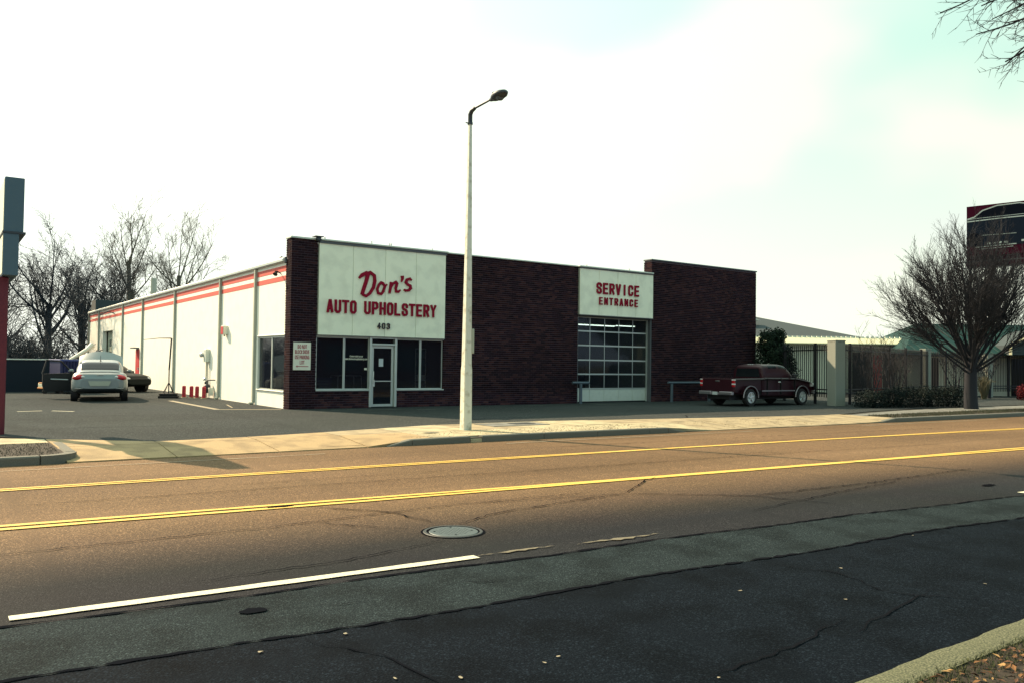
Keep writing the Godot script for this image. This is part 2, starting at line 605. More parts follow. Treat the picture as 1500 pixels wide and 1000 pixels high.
func make_ground() -> void:
	var b := MB.new()
	b.quad(Vector3(-500, -.2, -500), Vector3(500, -.2, -500), Vector3(500, -.2, 500), Vector3(-500, -.2, 500), Vector3.UP)
	struct("ground", b.done(), M.dry_ground)
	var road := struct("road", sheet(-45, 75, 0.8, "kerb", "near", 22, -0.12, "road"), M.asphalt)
	# paint and seams lie on the road, each sheet a few millimetres above the last
	part("patch_strip", ribbon_between("pt", "pb", -45, 30, -0.116), M.patch_asphalt, road)
	part("near_lane", ribbon_between("pb", "near", -45, 60, -0.116), M.near_asphalt, road)
	part("seam", ribbon("pt", -30, 20, 0.0, .032, -.110, .016, 0.10), M.crack, road)
	part("seam", ribbon("pb", -30, 16, 0.0, .030, -.110, .018, 0.08), M.crack, road)
	for o in [-0.085, 0.085]:
		part("yellow_line", ribbon("y1", -40, 60, o * .9, .078, -.111 + o * .01, .006, .3, 0.0, 6.0), M.yellow_paint, road)
		part("yellow_line", ribbon("y2", -40, 60, o * 1.15, .098, -.111 + o * .01, .006, .3, 0.0, 2.0), M.yellow_paint, road)
	part("white_dash", ribbon("wh", -8.66, -5.32, -.10, .105, -.1105, .006, 0.2), M.white_paint, road)
	part("white_dash", ribbon("wh", 2.75, 6.0, .10, .125, -.1105, .006, 0.2), M.white_paint, road)
	part("worn_dash", ribbon("wh", -5.3, -4.5, -.13, .06, -.1105, .02, 0.06, 0.5), M.worn_paint, road)
	part("worn_dash", ribbon("wh", -4.3, -3.3, -.07, .07, -.1105, .03, 0.08, 0.5), M.worn_paint, road)
	part("gutter_line", ribbon("kerb", -8.4, -3.4, .62, .035, -.1105, .008), M.faded_paint, road)
	part("gutter_line", ribbon("kerb", 0.5, 8.0, .56, .045, -.1105, .010), M.faded_paint, road)
	part("gutter_line", ribbon("kerb", 12.5, 20.0, .56, .045, -.1105, .010), M.faded_paint, road)
	for c in [
		[[[-8.7, 17.0], [-6.5, 17.05], [-4.3, 16.85], [-2.2, 16.95]], .014],
		[[[-5.6, 16.2], [-5.0, 16.9], [-4.9, 17.6]], .02], [[[-4.75, 17.85], [-4.1, 17.55], [-2.9, 17.35], [-1.9, 17.25]], .02],
		[[[-5.25, 17.8], [-5.7, 17.3], [-5.9, 17.0]], .016], [[[-1.9, 17.25], [-0.8, 16.5], [-0.4, 16.3]], .02],
		[[[-1.9, 17.25], [-0.6, 18.2], [-0.2, 19.3]], .02], [[[-3.9, 16.9], [-1.9, 17.25]], .014],
		[[[-0.6, 18.2], [1.8, 18.3], [5.0, 18.2]], .018], [[[-5.2, 18.4], [-6.2, 18.65], [-7.6, 18.7]], .014],
		[[[-8.3, 14.5], [-5.0, 14.65], [-1.0, 14.9], [3.0, 15.1], [9.0, 15.6]], .014], [[[-6.0, 14.1], [-2.0, 14.25]], .01],
		[[[1.0, 12.2], [8.0, 12.6], [14.0, 13.1]], .02], [[[2.4, 13.9], [2.8, 14.6], [4.2, 15.0]], .014],
		[[[-3.4, 20.6], [-3.2, 21.1], [-3.4, 21.6], [-3.0, 22.1]], .012], [[[-7.3, 20.35], [-7.0, 20.8], [-6.95, 21.4]], .014],
		[[[-4.4, 22.0], [-3.7, 21.85], [-3.0, 21.75]], .014], [[[-5.8, 22.0], [-4.9, 21.95], [-4.2, 21.8]], .012],
		[[[-6.0, 19.75], [-5.3, 19.9]], .012], [[[-7.0, 19.7], [-6.6, 19.85]], .016],
		[[[-1.5, 18.9], [0.5, 18.6], [2.4, 18.4]], .014],
	]:
		part("crack", crack(c[0], c[1] * 1.1, -.1075), M.crack, road)
	b = MB.new()
	for i in 16:
		var x := rng.randf_range(-8, 0.5)
		disc(b, Vector3(x, -.1065, rng.randf_range(edge("pb", x) - .2, 22.2)), rng.randf_range(.006, .018), rng.randf_range(.006, .016), .5, 7)
	var leaf := part("scrap", b, M.faded_paint, road)
	leaf.set_meta("kind", "stuff")
	b = MB.new()
	disc(b, Vector3(-7.35, -.108, 19.62), .085, .06, .2)
	disc(b, Vector3(3.1, -.108, 19.3), .16, .05, .2)
	disc(b, Vector3(-5.9, -.108, 15.98), .14, .05, .3)
	part("tar_spot", b, M.crack, road)

	# parking lot
	var lot := struct("parking_lot", sheet(-45, 24, 1.2, "", "lot", 30, 0.0, "lot", -52.0), M.lot_asphalt)
	var lot2 := sheet(24, 80, 2.0, "", "lot", 30, 0.0, "lot", -52.0)
	obj("far_lot", lot2, M.lot_asphalt, lot)
	b = MB.new()
	for q in [[[-7.12, -1.70], [-6.5, -1.80], .05], [[-6.27, -1.72], [-5.78, -1.18], .05], [[-1.95, -6.8], [-1.95, -0.7], .10], [[-1.95, -0.7], [-0.2, -0.05], .10], [[-3.6, -22.0], [-1.5, -20.0], .1], [[-0.9, -3.4], [-1.25, -1.6], .03]]:
		var a := Vector3(q[0][0], .005, q[0][1])
		var c := Vector3(q[1][0], .005, q[1][1])
		var s: Vector3 = (c - a).normalized().cross(Vector3.UP) * q[2]
		b = MB.new()
		b.quad(a + s, c + s, c - s, a - s, Vector3.UP)
		part("painted_line", b, M.white_paint if q[0][0] < -5 else M.faded_paint, lot)
	for c in [[[[-8, 5.6], [-6.5, 5.0], [-5.0, 5.2], [-3, 4.4]], .02], [[[-7, -9], [-4, -11], [-2.5, -11.0]], .05], [[[-7.8, 2.0], [-5.0, 1.0], [-3.0, 1.4]], .02], [[[1.2, 6.9], [3.5, 6.0], [6.5, 6.1]], .02], [[[9.0, 8.2], [10.0, 7.2], [12, 7.6]], .03]]:
		part("crack", crack(c[0], c[1], .0045), M.crack, lot)
	b = MB.new()
	for i in 5:
		disc(b, Vector3([1.6, 2.6, 4.2, 12.4, 8.8][i], .0046, [.9, 1.2, 1.5, 1.0, .9][i]), [.5, .7, .6, .8, .7][i], .05, .3)
	part("pale_scuff", b, M.concrete_grey, lot)

	# sidewalk, slab by slab
	var base := struct("sidewalk", sheet(-45, 80, 1.0, "lot", "kerb", 3, -.122), M.joint)
	var sub := MB.new()
	for i in 125:
		var x := -45.0 + i
		for r in 3:
			var q := []
			for c in [[0, 0], [1, 0], [1, 1], [0, 1]]:
				var xx: float = x + c[0]
				var zz := lerpf(edge("lot", xx) - .05, edge("kerb", xx) - .01, (r + c[1]) / 3.0)
				q.append(Vector3(xx, walk_y(xx, zz) - .028, zz))
			sub.quad(q[0], q[1], q[2], q[3], Vector3.UP)
	part("joint_bed", sub, M.joint, base)
	var xs := [-44.0, -36.0, -28.0, -20.0, -14.0, -10.5, -8.9, -7.35]
	while xs[-1] < 15.0:
		xs.append(xs[-1] + rng.randf_range(1.35, 1.75))
	xs[-1] = 15.2
	while xs[-1] < 40.0:
		xs.append(xs[-1] + 1.6)
	for i in xs.size() - 1:
		var x0: float = xs[i]
		var x1: float = xs[i + 1]
		var l0 := edge("lot", x0 + .02)
		var l1 := edge("lot", x1 - .02)
		var k0 := edge("kerb", x0)
		var k1 := edge("kerb", x1)
		if x1 <= -7.3:
			part("slab", slab(x0, x1, l0, l1, 8.25, 8.25), M.concrete, base)
		elif x0 >= 15.1:
			part("slab", slab(x0, x1, l0 + .4, l1 + .4, 9.8, 9.8), M.concrete_grey, base)
		else:
			var in0 := 9.2 if l0 < 9.0 else l0 + .25
			var in1 := 9.2 if l1 < 9.0 else l1 + .25
			part("slab", slab(x0, x1, l0, l1, in0, in1), (M.concrete_warm if x0 < -2.0 else M.concrete) if x0 < 5.5 and rng.randf() < .75 else M.concrete_worn, base)
			part("slab", slab(x0, x1, in0, in1, k0 - .01 if apron(x0) > .5 else k0 - .17, k1 - .01 if apron(x1) > .5 else k1 - .17), (M.concrete_warm if x0 < -1.6 else M.concrete) if x0 < 6.5 else M.concrete_worn, base)
	# kerb stones
	var kb := Node3D.new()
	kb.name = "kerb"
	add_child(kb)
	tag(kb, "long grey concrete kerb of the far side of the road", "kerb", "", "structure")
	var kx := [-43.0, -30.0, -20.0, -15.0, -11.0, -9.0, -7.7]
	for i in kx.size() - 1:
		b = MB.new()
		b.bb(kx[i] + .005, kx[i + 1] - .005, -.2, .012, 10.42, 10.60, .02)
		part("kerb_stone", b, M.kerb, kb)
	b = MB.new()  # rounded return into the driveway
	for i in 5:
		var a0 := PI / 2 - i * 0.30
		var a1 := PI / 2 - (i + 1) * 0.30
		var q0 := Vector3(-7.7 + cos(a0) * .55, 0, 10.05 + sin(a0) * .55)
		var q1 := Vector3(-7.7 + cos(a1) * .55, 0, 10.05 + sin(a1) * .55)
		var in0 := Vector3(-7.7 + cos(a0) * .38, 0, 10.05 + sin(a0) * .38)
		var in1 := Vector3(-7.7 + cos(a1) * .38, 0, 10.05 + sin(a1) * .38)
		var t := Vector3.UP * .012
		var d := Vector3.DOWN * .2
		b.quad(q0 + t, q1 + t, in1 + t, in0 + t, Vector3.UP)
		b.quad(q0 + t, q1 + t, q1 + d, q0 + d, q0 - in0)
		b.quad(in0 + t, in1 + t, in1 + d, in0 + d, in0 - q0)
	b.bb(-7.32, -7.15, -.2, .012, 8.3, 10.05, .02)
	part("kerb_return", b, M.kerb, kb)
	var ks := [-1.9, -1.35, 0.0, 0.28, 1.9, 3.4, 5.0, 5.6, 6.2]
	for i in ks.size() - 1:
		kerb_piece(kb, ks[i], ks[i + 1], i == 2)
	ks = [14.2, 15.1, 16.6, 18.2, 19.8, 21.4, 23, 25, 27, 30, 34, 38, 44, 52, 60]
	for i in ks.size() - 1:
		kerb_piece(kb, ks[i], ks[i + 1], false)
	# grass strips behind the kerbs
	b = MB.new()
	b.bb(-45, -7.33, -.1, -.004, 8.26, 10.43)
	struct("left_verge", b.done(), M.soil, "dark grass verge between sidewalk and kerb at the left edge")
	b = MB.new()
	for i in 30:
		var x := 15.25 + i * 1.0
		b.quad(Vector3(x, .0, 9.81), Vector3(x + 1, .0, 9.81), Vector3(x + 1, .0, edge("kerb", x + 1) - .17), Vector3(x, .0, edge("kerb", x) - .17), Vector3.UP)
	struct("right_verge", b.done(), M.soil, "patchy grass verge under the large bare tree")
	# near kerb and verge
	var nk := Node3D.new()
	nk.name = "near_kerb"
	add_child(nk)
	tag(nk, "mossy weathered concrete kerb at the bottom right corner", "kerb", "", "structure")
	var nx := -30.0
	while nx < 40.0:
		var l := 1.5 if nx > -8.0 and nx < 4.0 else 6.0
		b = MB.new()
		var k := int(l / .1)
		for i in k:   # a worn, crumbling front edge
			var xa := nx + l * i / k
			var xb := nx + l * (i + 1) / k
			var ja := soft.get_noise_2d(xa * 30.0, 7.0) * .03
			var jb := soft.get_noise_2d(xb * 30.0, 7.0) * .03
			b.sg = 3
			b.quad(Vector3(xa, -.01, 22.62 + ja), Vector3(xb, -.01, 22.62 + jb), Vector3(xb, .005, 22.66 + jb), Vector3(xa, .005, 22.66 + ja), Vector3(0, 1, -1))
			b.quad(Vector3(xa, .005, 22.66 + ja), Vector3(xb, .005, 22.66 + jb), Vector3(xb, .008, 22.82), Vector3(xa, .008, 22.82), Vector3.UP)
			b.sg = 4
			b.quad(Vector3(xa, -.01, 22.62 + ja), Vector3(xb, -.01, 22.62 + jb), Vector3(xb, -.2, 22.60 + jb), Vector3(xa, -.2, 22.60 + ja), Vector3(0, 0, -1))
		part("kerb_stone", b, M.kerb_mossy, nk)
		nx += l
	b = MB.new()
	b.sg = 1
	for i in 60:
		for j in 14:
			var q := []
			for c in [[0, 0], [1, 0], [1, 1], [0, 1]]:
				var x: float = -8.0 + (i + c[0]) * .2
				var z: float = 22.81 + (j + c[1]) * .2
				q.append(Vector3(x, .0 + soft.get_noise_2d(x * 25, z * 25) * .02 * minf(1, (j + c[1]) * .5), z))
			b.quad(q[0], q[1], q[2], q[3], Vector3.UP)
	b.bb(-45, -8, -.1, -.005, 22.81, 40)
	b.bb(4, 75, -.1, -.005, 22.81, 40)
	b.bb(-8, 4, -.1, -.005, 25.61, 40)
	struct("near_verge", b.done(), M.soil, "leaf strewn soil verge at the bottom right corner")

func ribbon_between(ea: String, eb: String, x0: float, x1: float, y: float) -> MB:
	var b := MB.new()
	var n := int((x1 - x0) / .3)
	for i in n:
		var xa := lerpf(x0, x1, float(i) / n)
		var xb := lerpf(x0, x1, float(i + 1) / n)
		if edge(eb, xa) - edge(ea, xa) < .05:
			continue
		b.quad(Vector3(xa, y, edge(ea, xa)), Vector3(xb, y, edge(ea, xb)), Vector3(xb, y, edge(eb, xb)), Vector3(xa, y, edge(eb, xa)), Vector3.UP)
	return b

func kerb_piece(parent: Node, x0: float, x1: float, broken: bool) -> void:
	var b := MB.new()
	var g := .006
	var p := []
	for x in [x0 + g, x1 - g]:
		var t := .010 - .118 * apron(x) - (.05 if broken else 0.0)
		var z := edge("kerb", x)
		p.append([Vector3(x, t, z - .17), Vector3(x, t, z - .02), Vector3(x, t - .02, z), Vector3(x, -.2, z + .005), Vector3(x, -.2, z - .17)])
	for i in 5:
		var j := (i + 1) % 5
		var mid: Vector3 = (p[0][i] + p[0][j]) * .5 - (p[0][0] + p[0][2] + p[0][3]) / 3.0
		b.quad(p[0][i], p[1][i], p[1][j], p[0][j], mid)
	for s in 2:
		for i in [1, 2, 3]:
			b.tri(p[s][0], p[s][i], p[s][i + 1], Vector3(-1 if s == 0 else 1, 0, 0))
	part("kerb_stone", b, M.kerb if not broken else M.concrete, parent)

# ---------------------------------------------------------------- lettering
const GLYPH := {
	"A": [[[0, 0], [.42, 1], [.58, 1], [1, 0]], [[.14, .27], [.86, .27]]],
	"U": [[[0, 1], [0, .14], [.28, 0], [.72, 0], [1, .14], [1, 1]]],
	"T": [[[-.05, 1], [1.05, 1]], [[.5, .95], [.5, 0]]],
	"O": [[[.5, 1], [.28, 1], [0, .86], [0, .14], [.28, 0], [.5, 0]], [[.48, 1], [.72, 1], [1, .86], [1, .14], [.72, 0], [.48, 0]]],
	"0": [[[.5, 1], [.28, 1], [0, .86], [0, .14], [.28, 0], [.5, 0]], [[.48, 1], [.72, 1], [1, .86], [1, .14], [.72, 0], [.48, 0]]],
	"P": [[[0, 0], [0, 1]], [[0, 1], [.72, 1], [1, .88], [1, .58], [.72, .46], [0, .46]]],
	"H": [[[0, 0], [0, 1]], [[1, 0], [1, 1]], [[0, .5], [1, .5]]],
	"L": [[[0, 1], [0, 0], [.95, 0]]],
	"S": [[[1, .74], [1, .88], [.72, 1], [.28, 1], [0, .88], [0, .66], [.2, .55], [.8, .45], [1, .34], [1, .12], [.72, 0], [.28, 0], [0, .12], [0, .26]]],
	"E": [[[.95, 1], [0, 1], [0, 0], [.95, 0]], [[0, .5], [.85, .5]]],
	"R": [[[0, 0], [0, 1]], [[0, 1], [.72, 1], [1, .88], [1, .6], [.72, .48], [0, .48]], [[.55, .5], [1, 0]]],
	"Y": [[[0, 1], [.5, .48], [1, 1]], [[.5, .55], [.5, 0]]],
	"V": [[[0, 1], [.44, 0], [.56, 0], [1, 1]]],
	"I": [[[.5, 0], [.5, 1]]],
	"C": [[[1, .72], [1, .86], [.72, 1], [.28, 1], [0, .86], [0, .14], [.28, 0], [.72, 0], [1, .14], [1, .28]]],
	"N": [[[0, 0], [0, 1]], [[0, 1], [1, 0]], [[1, 0], [1, 1]]],
	"4": [[[.72, 0], [.72, 1]], [[.72, 1], [0, .3], [1.1, .3]]],
	"3": [[[0, .82], [.28, 1], [.72, 1], [1, .86], [1, .64], [.72, .52], [.4, .52]], [[.72, .52], [1, .4], [1, .14], [.72, 0], [.28, 0], [0, .18]]],
}

func stroke_outline(pts: Array, widths: Array) -> PackedVector2Array:
	var left := []
	var right := []
	for i in pts.size():
		var p := Vector2(pts[i][0], pts[i][1])
		var a := Vector2(pts[maxi(i - 1, 0)][0], pts[maxi(i - 1, 0)][1])
		var c := Vector2(pts[mini(i + 1, pts.size() - 1)][0], pts[mini(i + 1, pts.size() - 1)][1])
		var d0 := (p - a).normalized() if i else (c - p).normalized()
		var d1 := (c - p).normalized() if i < pts.size() - 1 else d0
		var n0 := Vector2(-d0.y, d0.x)
		var m := (n0 + Vector2(-d1.y, d1.x)).normalized()
		m /= maxf(m.dot(n0), .6)
		var w: float = widths[i] * 0.5
		left.append(p + m * w)
		right.append(p - m * w)
	right.reverse()
	return PackedVector2Array(left + right)

# one raised letter, its strokes joined into one solid
func letter(strokes: Array, m: Material, at: Vector3, depth: float, parent: Node) -> void:
	var c := CSGCombiner3D.new()
	c.name = numbered("letter", parent)
	parent.add_child(c, true)
	c.position = at
	c.material_override = m
	for s in strokes:
		var p := CSGPolygon3D.new()
		p.name = numbered("stroke", c)
		p.polygon = s
		p.mode = CSGPolygon3D.MODE_DEPTH
		p.depth = depth
		c.add_child(p, true)

func block_text(text: String, x0: float, y0: float, pitch: float, w: float, h: float, t: float, z: float, m: Material, parent: Node, rise := 0.0) -> void:
	for i in text.length():
		if text[i] == " ":
			continue
		var list := []
		for s in GLYPH[text[i]]:
			var pts := []
			var ws := []
			for q in s:
				pts.append([t / 2 + q[0] * (w - t), t / 2 + q[1] * (h - t)])
				ws.append(t)
			var d0 := (Vector2(pts[0][0], pts[0][1]) - Vector2(pts[1][0], pts[1][1])).normalized() * t * .45
			var d1 := (Vector2(pts[-1][0], pts[-1][1]) - Vector2(pts[-2][0], pts[-2][1])).normalized() * t * .45
			pts[0] = [pts[0][0] + d0.x, pts[0][1] + d0.y]
			pts[-1] = [pts[-1][0] + d1.x, pts[-1][1] + d1.y]
			list.append(stroke_outline(pts, ws))
		letter(list, m, Vector3(x0 + i * pitch, y0 + rise * i, z), .045, parent)

var bold: SystemFont
func print_line(text: String, h: float, m: Material, parent: Node, at: Vector3, squeeze := 1.0, called := "print") -> MeshInstance3D:
	var t := TextMesh.new()
	t.text = text
	t.font = bold
	t.font_size = 48
	t.pixel_size = h / 34.0
	t.depth = .004
	t.curve_step = 1.0
	var o := obj(called, t, m, parent)
	o.position = at
	o.scale.x = squeeze
	return o

# ---------------------------------------------------------------- the shop
const EYE := Vector3(-9.09, 1.5, 24.945)
var shop: Node3D

func course_runs(y: float) -> Array:
	var cuts := []
	var top := 5.93 if y > 5.34 else 0.0
	if top > 0.0:
		return [[15.62, 22.44]]
	if y > .57 and y < 5.34:
		cuts.append([.88, 5.54])
	elif y <= .57:
		cuts.append([2.72, 3.72])
	cuts.append([11.63, 15.66])
	var runs := []
	var x := 0.0
	for c in cuts:
		runs.append([x, c[0]])
		x = c[1]
	runs.append([x, 22.44])
	return runs

func make_bricks(wall: Node3D) -> void:
	var h := .0762
	var l := .2134
	var all := []   # [centre, size, turned]
	for j in 78:
		var y := j * h + h * .5
		if y > 5.90:
			break
		for r in course_runs(y):
			var x: float = r[0]
			var first := l if j % 2 == 0 else l * .5
			while x < r[1] - .03:
				var w := minf(first, r[1] - x)
				first = l
				if w > .03:
					all.append([Vector3(x + w * .5, y, 0.0), w - .014, false])
				x += w
		# the returns: the corner pier's outer side and the step in the parapet
		for ret in [[0.0, 0.0, 5.34], [15.62, 5.34, 5.93]]:
			if y < ret[1] or y > ret[2]:
				continue
			var z := -.06 if j % 2 == 0 else -.11
			while z > -.45:
				var w := minf(l, z + .47)
				all.append([Vector3(ret[0], y, z - w * .5), w - .011, true])
				z -= w
	all.sort_custom(func(a, b): return a[0].distance_squared_to(EYE) < b[0].distance_squared_to(EYE))
	var bm := MB.new()
	bm.box(Vector3.ZERO, Vector3(1, h - .015, .10), Basis.IDENTITY, .004)
	var mesh := bm.done()
	var mm := MultiMesh.new()
	mm.transform_format = MultiMesh.TRANSFORM_3D
	mm.use_colors = true
	mm.mesh = mesh
	mm.instance_count = all.size() - 300
	var tones := [Color(.024, .0105, .014), Color(.016, .008, .012), Color(.034, .014, .016), Color(.020, .009, .014), Color(.044, .019, .020)]
	for i in all.size():
		var e: Array = all[i]
		var proud := rng.randf_range(-.003, .002)
		var bs := Basis.from_euler(Vector3(0, -PI / 2, 0)) if e[2] else Basis.IDENTITY
		var n := Vector3(-1, 0, 0) if e[2] else Vector3(0, 0, 1)
		var t := Transform3D(bs * Basis.from_scale(Vector3(e[1], 1, 1)), e[0] + n * (proud - .05))
		if i < 300:
			var o := obj("brick", mesh, M["brick_%d" % rng.randi_range(0, 3)], wall)
			o.transform = t
		else:
			mm.set_instance_transform(i - 300, t)
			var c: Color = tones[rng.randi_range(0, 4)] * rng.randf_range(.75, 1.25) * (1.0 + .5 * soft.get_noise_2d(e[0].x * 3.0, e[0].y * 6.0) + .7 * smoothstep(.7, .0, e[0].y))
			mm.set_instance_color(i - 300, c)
	var rest := MultiMeshInstance3D.new()
	rest.name = "brickwork"
	rest.multimesh = mm
	rest.material_override = M.brick_any
	rest.set_meta("kind", "stuff")
	wall.add_child(rest, true)

func make_shop() -> void:
	shop = thing("upholstery_shop", "long dark brick shop with white side wall, red stripes and service garage", "building")
	# front wall: mortar bed with bricks standing proud of it
	var b := MB.new()
	var f := -.012
	b.bb(.012, .87, -.1, 5.33, -.44, f)
	b.bb(.87, 2.73, -.1, .56, -.30, f)
	b.bb(3.71, 5.55, -.1, .56, -.30, f)
	b.bb(5.55, 11.62, -.1, 5.33, -.30, f)
	b.bb(15.67, 22.43, -.1, 5.33, -.30, f)
	b.bb(15.632, 22.43, 5.332, 5.92, -.44, f)
	b.bb(.87, 5.55, 4.5, 5.24, -.30, -.06)
	b.bb(11.62, 15.67, 4.5, 5.24, -.30, -.06)
	var wall := part("front_wall", b, M.mortar, shop)
	make_bricks(wall)
	# coping
	b = MB.new()
	b.bb(-.03, .92, 5.34, 5.40, -.47, .03, .008)
	b.bb(.92, 5.60, 5.335, 5.385, -.34, .16, .008)
	b.bb(5.60, 11.58, 5.335, 5.38, -.34, .025, .008)
	b.bb(11.58, 15.61, 5.335, 5.385, -.34, .16, .008)
	part("coping", b, M.coping, shop)
	b = MB.new()
	b.bb(15.59, 22.47, 5.93, 5.985, -.47, .03, .008)
	part("coping", b, M.coping_dark, shop)
	b = MB.new()
	b.bb(.89, 5.56, 5.25, 5.334, -.05, .12)
	b.bb(11.63, 15.61, 5.29, 5.334, -.05, .12)
	part("flashing", b, M.coping_dark, shop)

	# white side wall, built round its openings
	b = MB.new()
	var x0 := .02
	var x1 := .26
	b.bb(x0, x1, -.1, .53, -3.12, -.44)
	b.bb(x0, x1, 2.31, 4.66, -3.12, -.44)
	b.bb(x0, x1, -.1, 4.66, -31.0, -3.12)
	b.bb(x0, x1, 3.25, 4.66, -34.65, -31.0)
	b.bb(x0, x1, -.1, 4.66, -40.4, -34.65)
	part("side_wall", b, M.white_wall, shop)
	for s in [[4.34, 4.52], [4.04, 4.20]]:
		b = MB.new()
		b.bb(.012, .03, s[0], s[1], -40.38, -.46)
		part("stripe", b, M.stripe_red, shop)
	for z in [-3.35, -7.6, -14.9, -22.0, -27.6, -36.0, -40.3]:
		b = MB.new()
		b.bb(-.075, .03, .10, 4.62, z - .06, z + .06, .012)
		b.tube([Vector3(-.02, .14, z), Vector3(-.04, .05, z), Vector3(-.17, .03, z + .02)], [.05, .05, .05], 8)
		part("downspout", b, M.pilaster, shop)
	b = MB.new()
	b.bb(-.10, .05, 4.62, 4.76, -40.5, -.50, .03)
	part("gutter", b, M.aluminium, shop)
	b = MB.new()
	b.bb(-.06, .05, 4.58, 4.78, -.50, -.40, .02)
	part("gutter_end", b, M.coping_dark, shop)
	# roof, rear and right hand walls close the shell
	b = MB.new()
	b.bb(.0, 22.43, 4.665, 4.74, -40.5, -.30)
	part("roof", b, M.roofing, shop)
	b = MB.new()
	b.bb(.27, 22.43, -.1, 4.66, -40.4, -40.15)
	b.bb(22.19, 22.44, -.1, 4.66, -40.14, -.31)
	part("rear_wall", b, M.cream_wall, shop)
	# interior
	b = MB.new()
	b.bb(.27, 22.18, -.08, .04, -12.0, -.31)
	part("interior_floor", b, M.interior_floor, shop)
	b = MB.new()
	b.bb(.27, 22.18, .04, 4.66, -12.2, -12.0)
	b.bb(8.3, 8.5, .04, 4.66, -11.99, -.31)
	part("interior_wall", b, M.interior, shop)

	# shop window: frames, sill, panes
	var zf := -.10
	b = MB.new()
	b.bb(.87, 2.73, .56, .60, -.16, .045, .006)
	b.bb(3.71, 5.55, .56, .60, -.16, .045, .006)
	part("sill", b, M.aluminium, shop)
	var wins := [[.88, 1.85], [1.85, 2.74], [3.70, 4.66], [4.66, 5.54]]
	for w in wins:
		b = MB.new()
		frame_bars(b, w[0] + .003, w[1] - .003, .602, 2.29, zf, .035, .06)
		var fr := part("window_frame", b, M.aluminium, shop)
		b = MB.new()
		b.bb(w[0] + .035, w[1] - .035, .635, 2.255, zf - .004, zf + .004)
		part("pane", b, M.glass, fr)
	b = MB.new()
	b.bb(.88, 2.70, 2.292, 2.335, -.15, .02, .005)
	b.bb(3.74, 5.54, 2.292, 2.335, -.15, .02, .005)
	part("window_head", b, M.aluminium, shop)
	b = MB.new()
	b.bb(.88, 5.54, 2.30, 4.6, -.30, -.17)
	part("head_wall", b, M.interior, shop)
	# door
	b = MB.new()
	b.bb(2.715, 2.80, .02, 2.335, -.15, .03, .006)
	b.bb(3.64, 3.725, .02, 2.335, -.15, .03, .006)
	b.bb(2.80, 3.64, 2.27, 2.335, -.15, .03, .006)
	b.bb(2.80, 3.64, 2.055, 2.115, -.15, .03, .006)
	var df := part("door_frame", b, M.aluminium, shop)
	b = MB.new()
	b.bb(2.80, 3.64, 2.115, 2.27, -.084, -.076)
	part("transom", b, M.glass, df)
	b = MB.new()
	frame_bars(b, 2.81, 3.63, .03, 2.048, -.07, .085, .045)
	b.bb(2.895, 3.545, .86, .89, -.085, -.05)
	var door := part("door", b, M.aluminium, shop)
	b = MB.new()
	b.bb(2.895, 3.545, .115, 1.963, -.072, -.066)
	part("pane", b, M.glass, door)
	b = MB.new()
	b.tube([Vector3(2.86, .82, -.03), Vector3(2.86, .82, .03), Vector3(2.86, 1.2, .03), Vector3(2.86, 1.2, -.03)], [.014, .014, .014, .014], 8)
	b.bb(2.845, 2.93, .70, .92, -.045, -.02)
	part("handle", b, M.lamp_clear, door)
	# garage door in its reveal
	var zg := -.27
	b = MB.new()
	b.bb(15.60, 15.66, .0, 3.44, -.30, -.02)
	b.bb(11.63, 15.60, 3.40, 3.60, -.30, -.10)
	b.bb(11.63, 11.66, .0, 3.40, -.30, -.02)
	part("garage_jamb", b, M.coping_dark, shop)
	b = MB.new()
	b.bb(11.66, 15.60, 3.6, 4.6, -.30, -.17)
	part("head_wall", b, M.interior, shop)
	var gd := Node3D.new()
	gd.name = "garage_door"
	shop.add_child(gd, true)
	var ys := [.56, 1.14, 1.70, 2.28, 2.84, 3.40]
	var xs := [11.67, 12.47, 13.25, 14.03, 14.81, 15.59]
	b = MB.new()
	for y in ys:
		b.bb(11.67, 15.59, y - .028, y + .028, zg - .03, zg + .02)
	for i in 5:
		for x in xs:
			b.bb(x - .014, x + .014, ys[i] + .028, ys[i + 1] - .028, zg - .025, zg + .012)
	part("rail_grid", b, M.aluminium, gd)
	for i in 5:
		for j in 5:
			b = MB.new()
			b.bb(xs[j] + .014, xs[j + 1] - .014, ys[i] + .028, ys[i + 1] - .028, zg - .004, zg + .004)
			part("pane", b, M.glass, gd)
	for j in 5:
		b = MB.new()
		b.bb(xs[j] + .006, xs[j + 1] - .006, .05, .528, zg - .03, zg + .01, .006)
		part("bottom_panel", b, M.coping, gd)
	b = MB.new()
	b.bb(15.54, 15.59, .02, 3.4, zg + .03, zg + .09)
	part("door_track", b, M.aluminium, gd)
	# side window
	for w in [[-3.10, -1.80], [-1.80, -.47]]:
		b = MB.new()
		var c := Vector3(.09, 1.42, (w[0] + w[1]) * .5)
		for e in [[.545, .585], [2.255, 2.295]]:
			b.bb(.06, .12, e[0], e[1], w[0], w[1])
		for e in [[w[0], w[0] + .045], [w[1] - .045, w[1]]]:
			b.bb(.06, .12, .585, 2.255, e[0], e[1])
		var fr := part("window_frame", b, M.aluminium, shop)
		b = MB.new()
		b.bb(.086, .094, .585, 2.255, w[0] + .045, w[1] - .045)
		part("pane", b, M.glass, fr)
	b = MB.new()
	b.bb(-.02, .10, .50, .542, -3.14, -.45, .006)
	b.bb(-.005, .10, 2.30, 2.34, -3.14, -.45, .006)
	part("sill", b, M.aluminium, shop)
	# red door and its lamp arm
	b = MB.new()
	b.bb(-.005, .03, .02, 2.02, -23.7, -22.75, .01)
	var rd := part("door", b, M.door_red, shop)
	rd.set_meta("label", "red side door")
	b = MB.new()
	b.bb(-.05, .0, .95, 1.05, -22.88, -22.82)
	part("handle", b, M.steel, rd)
	b = MB.new()
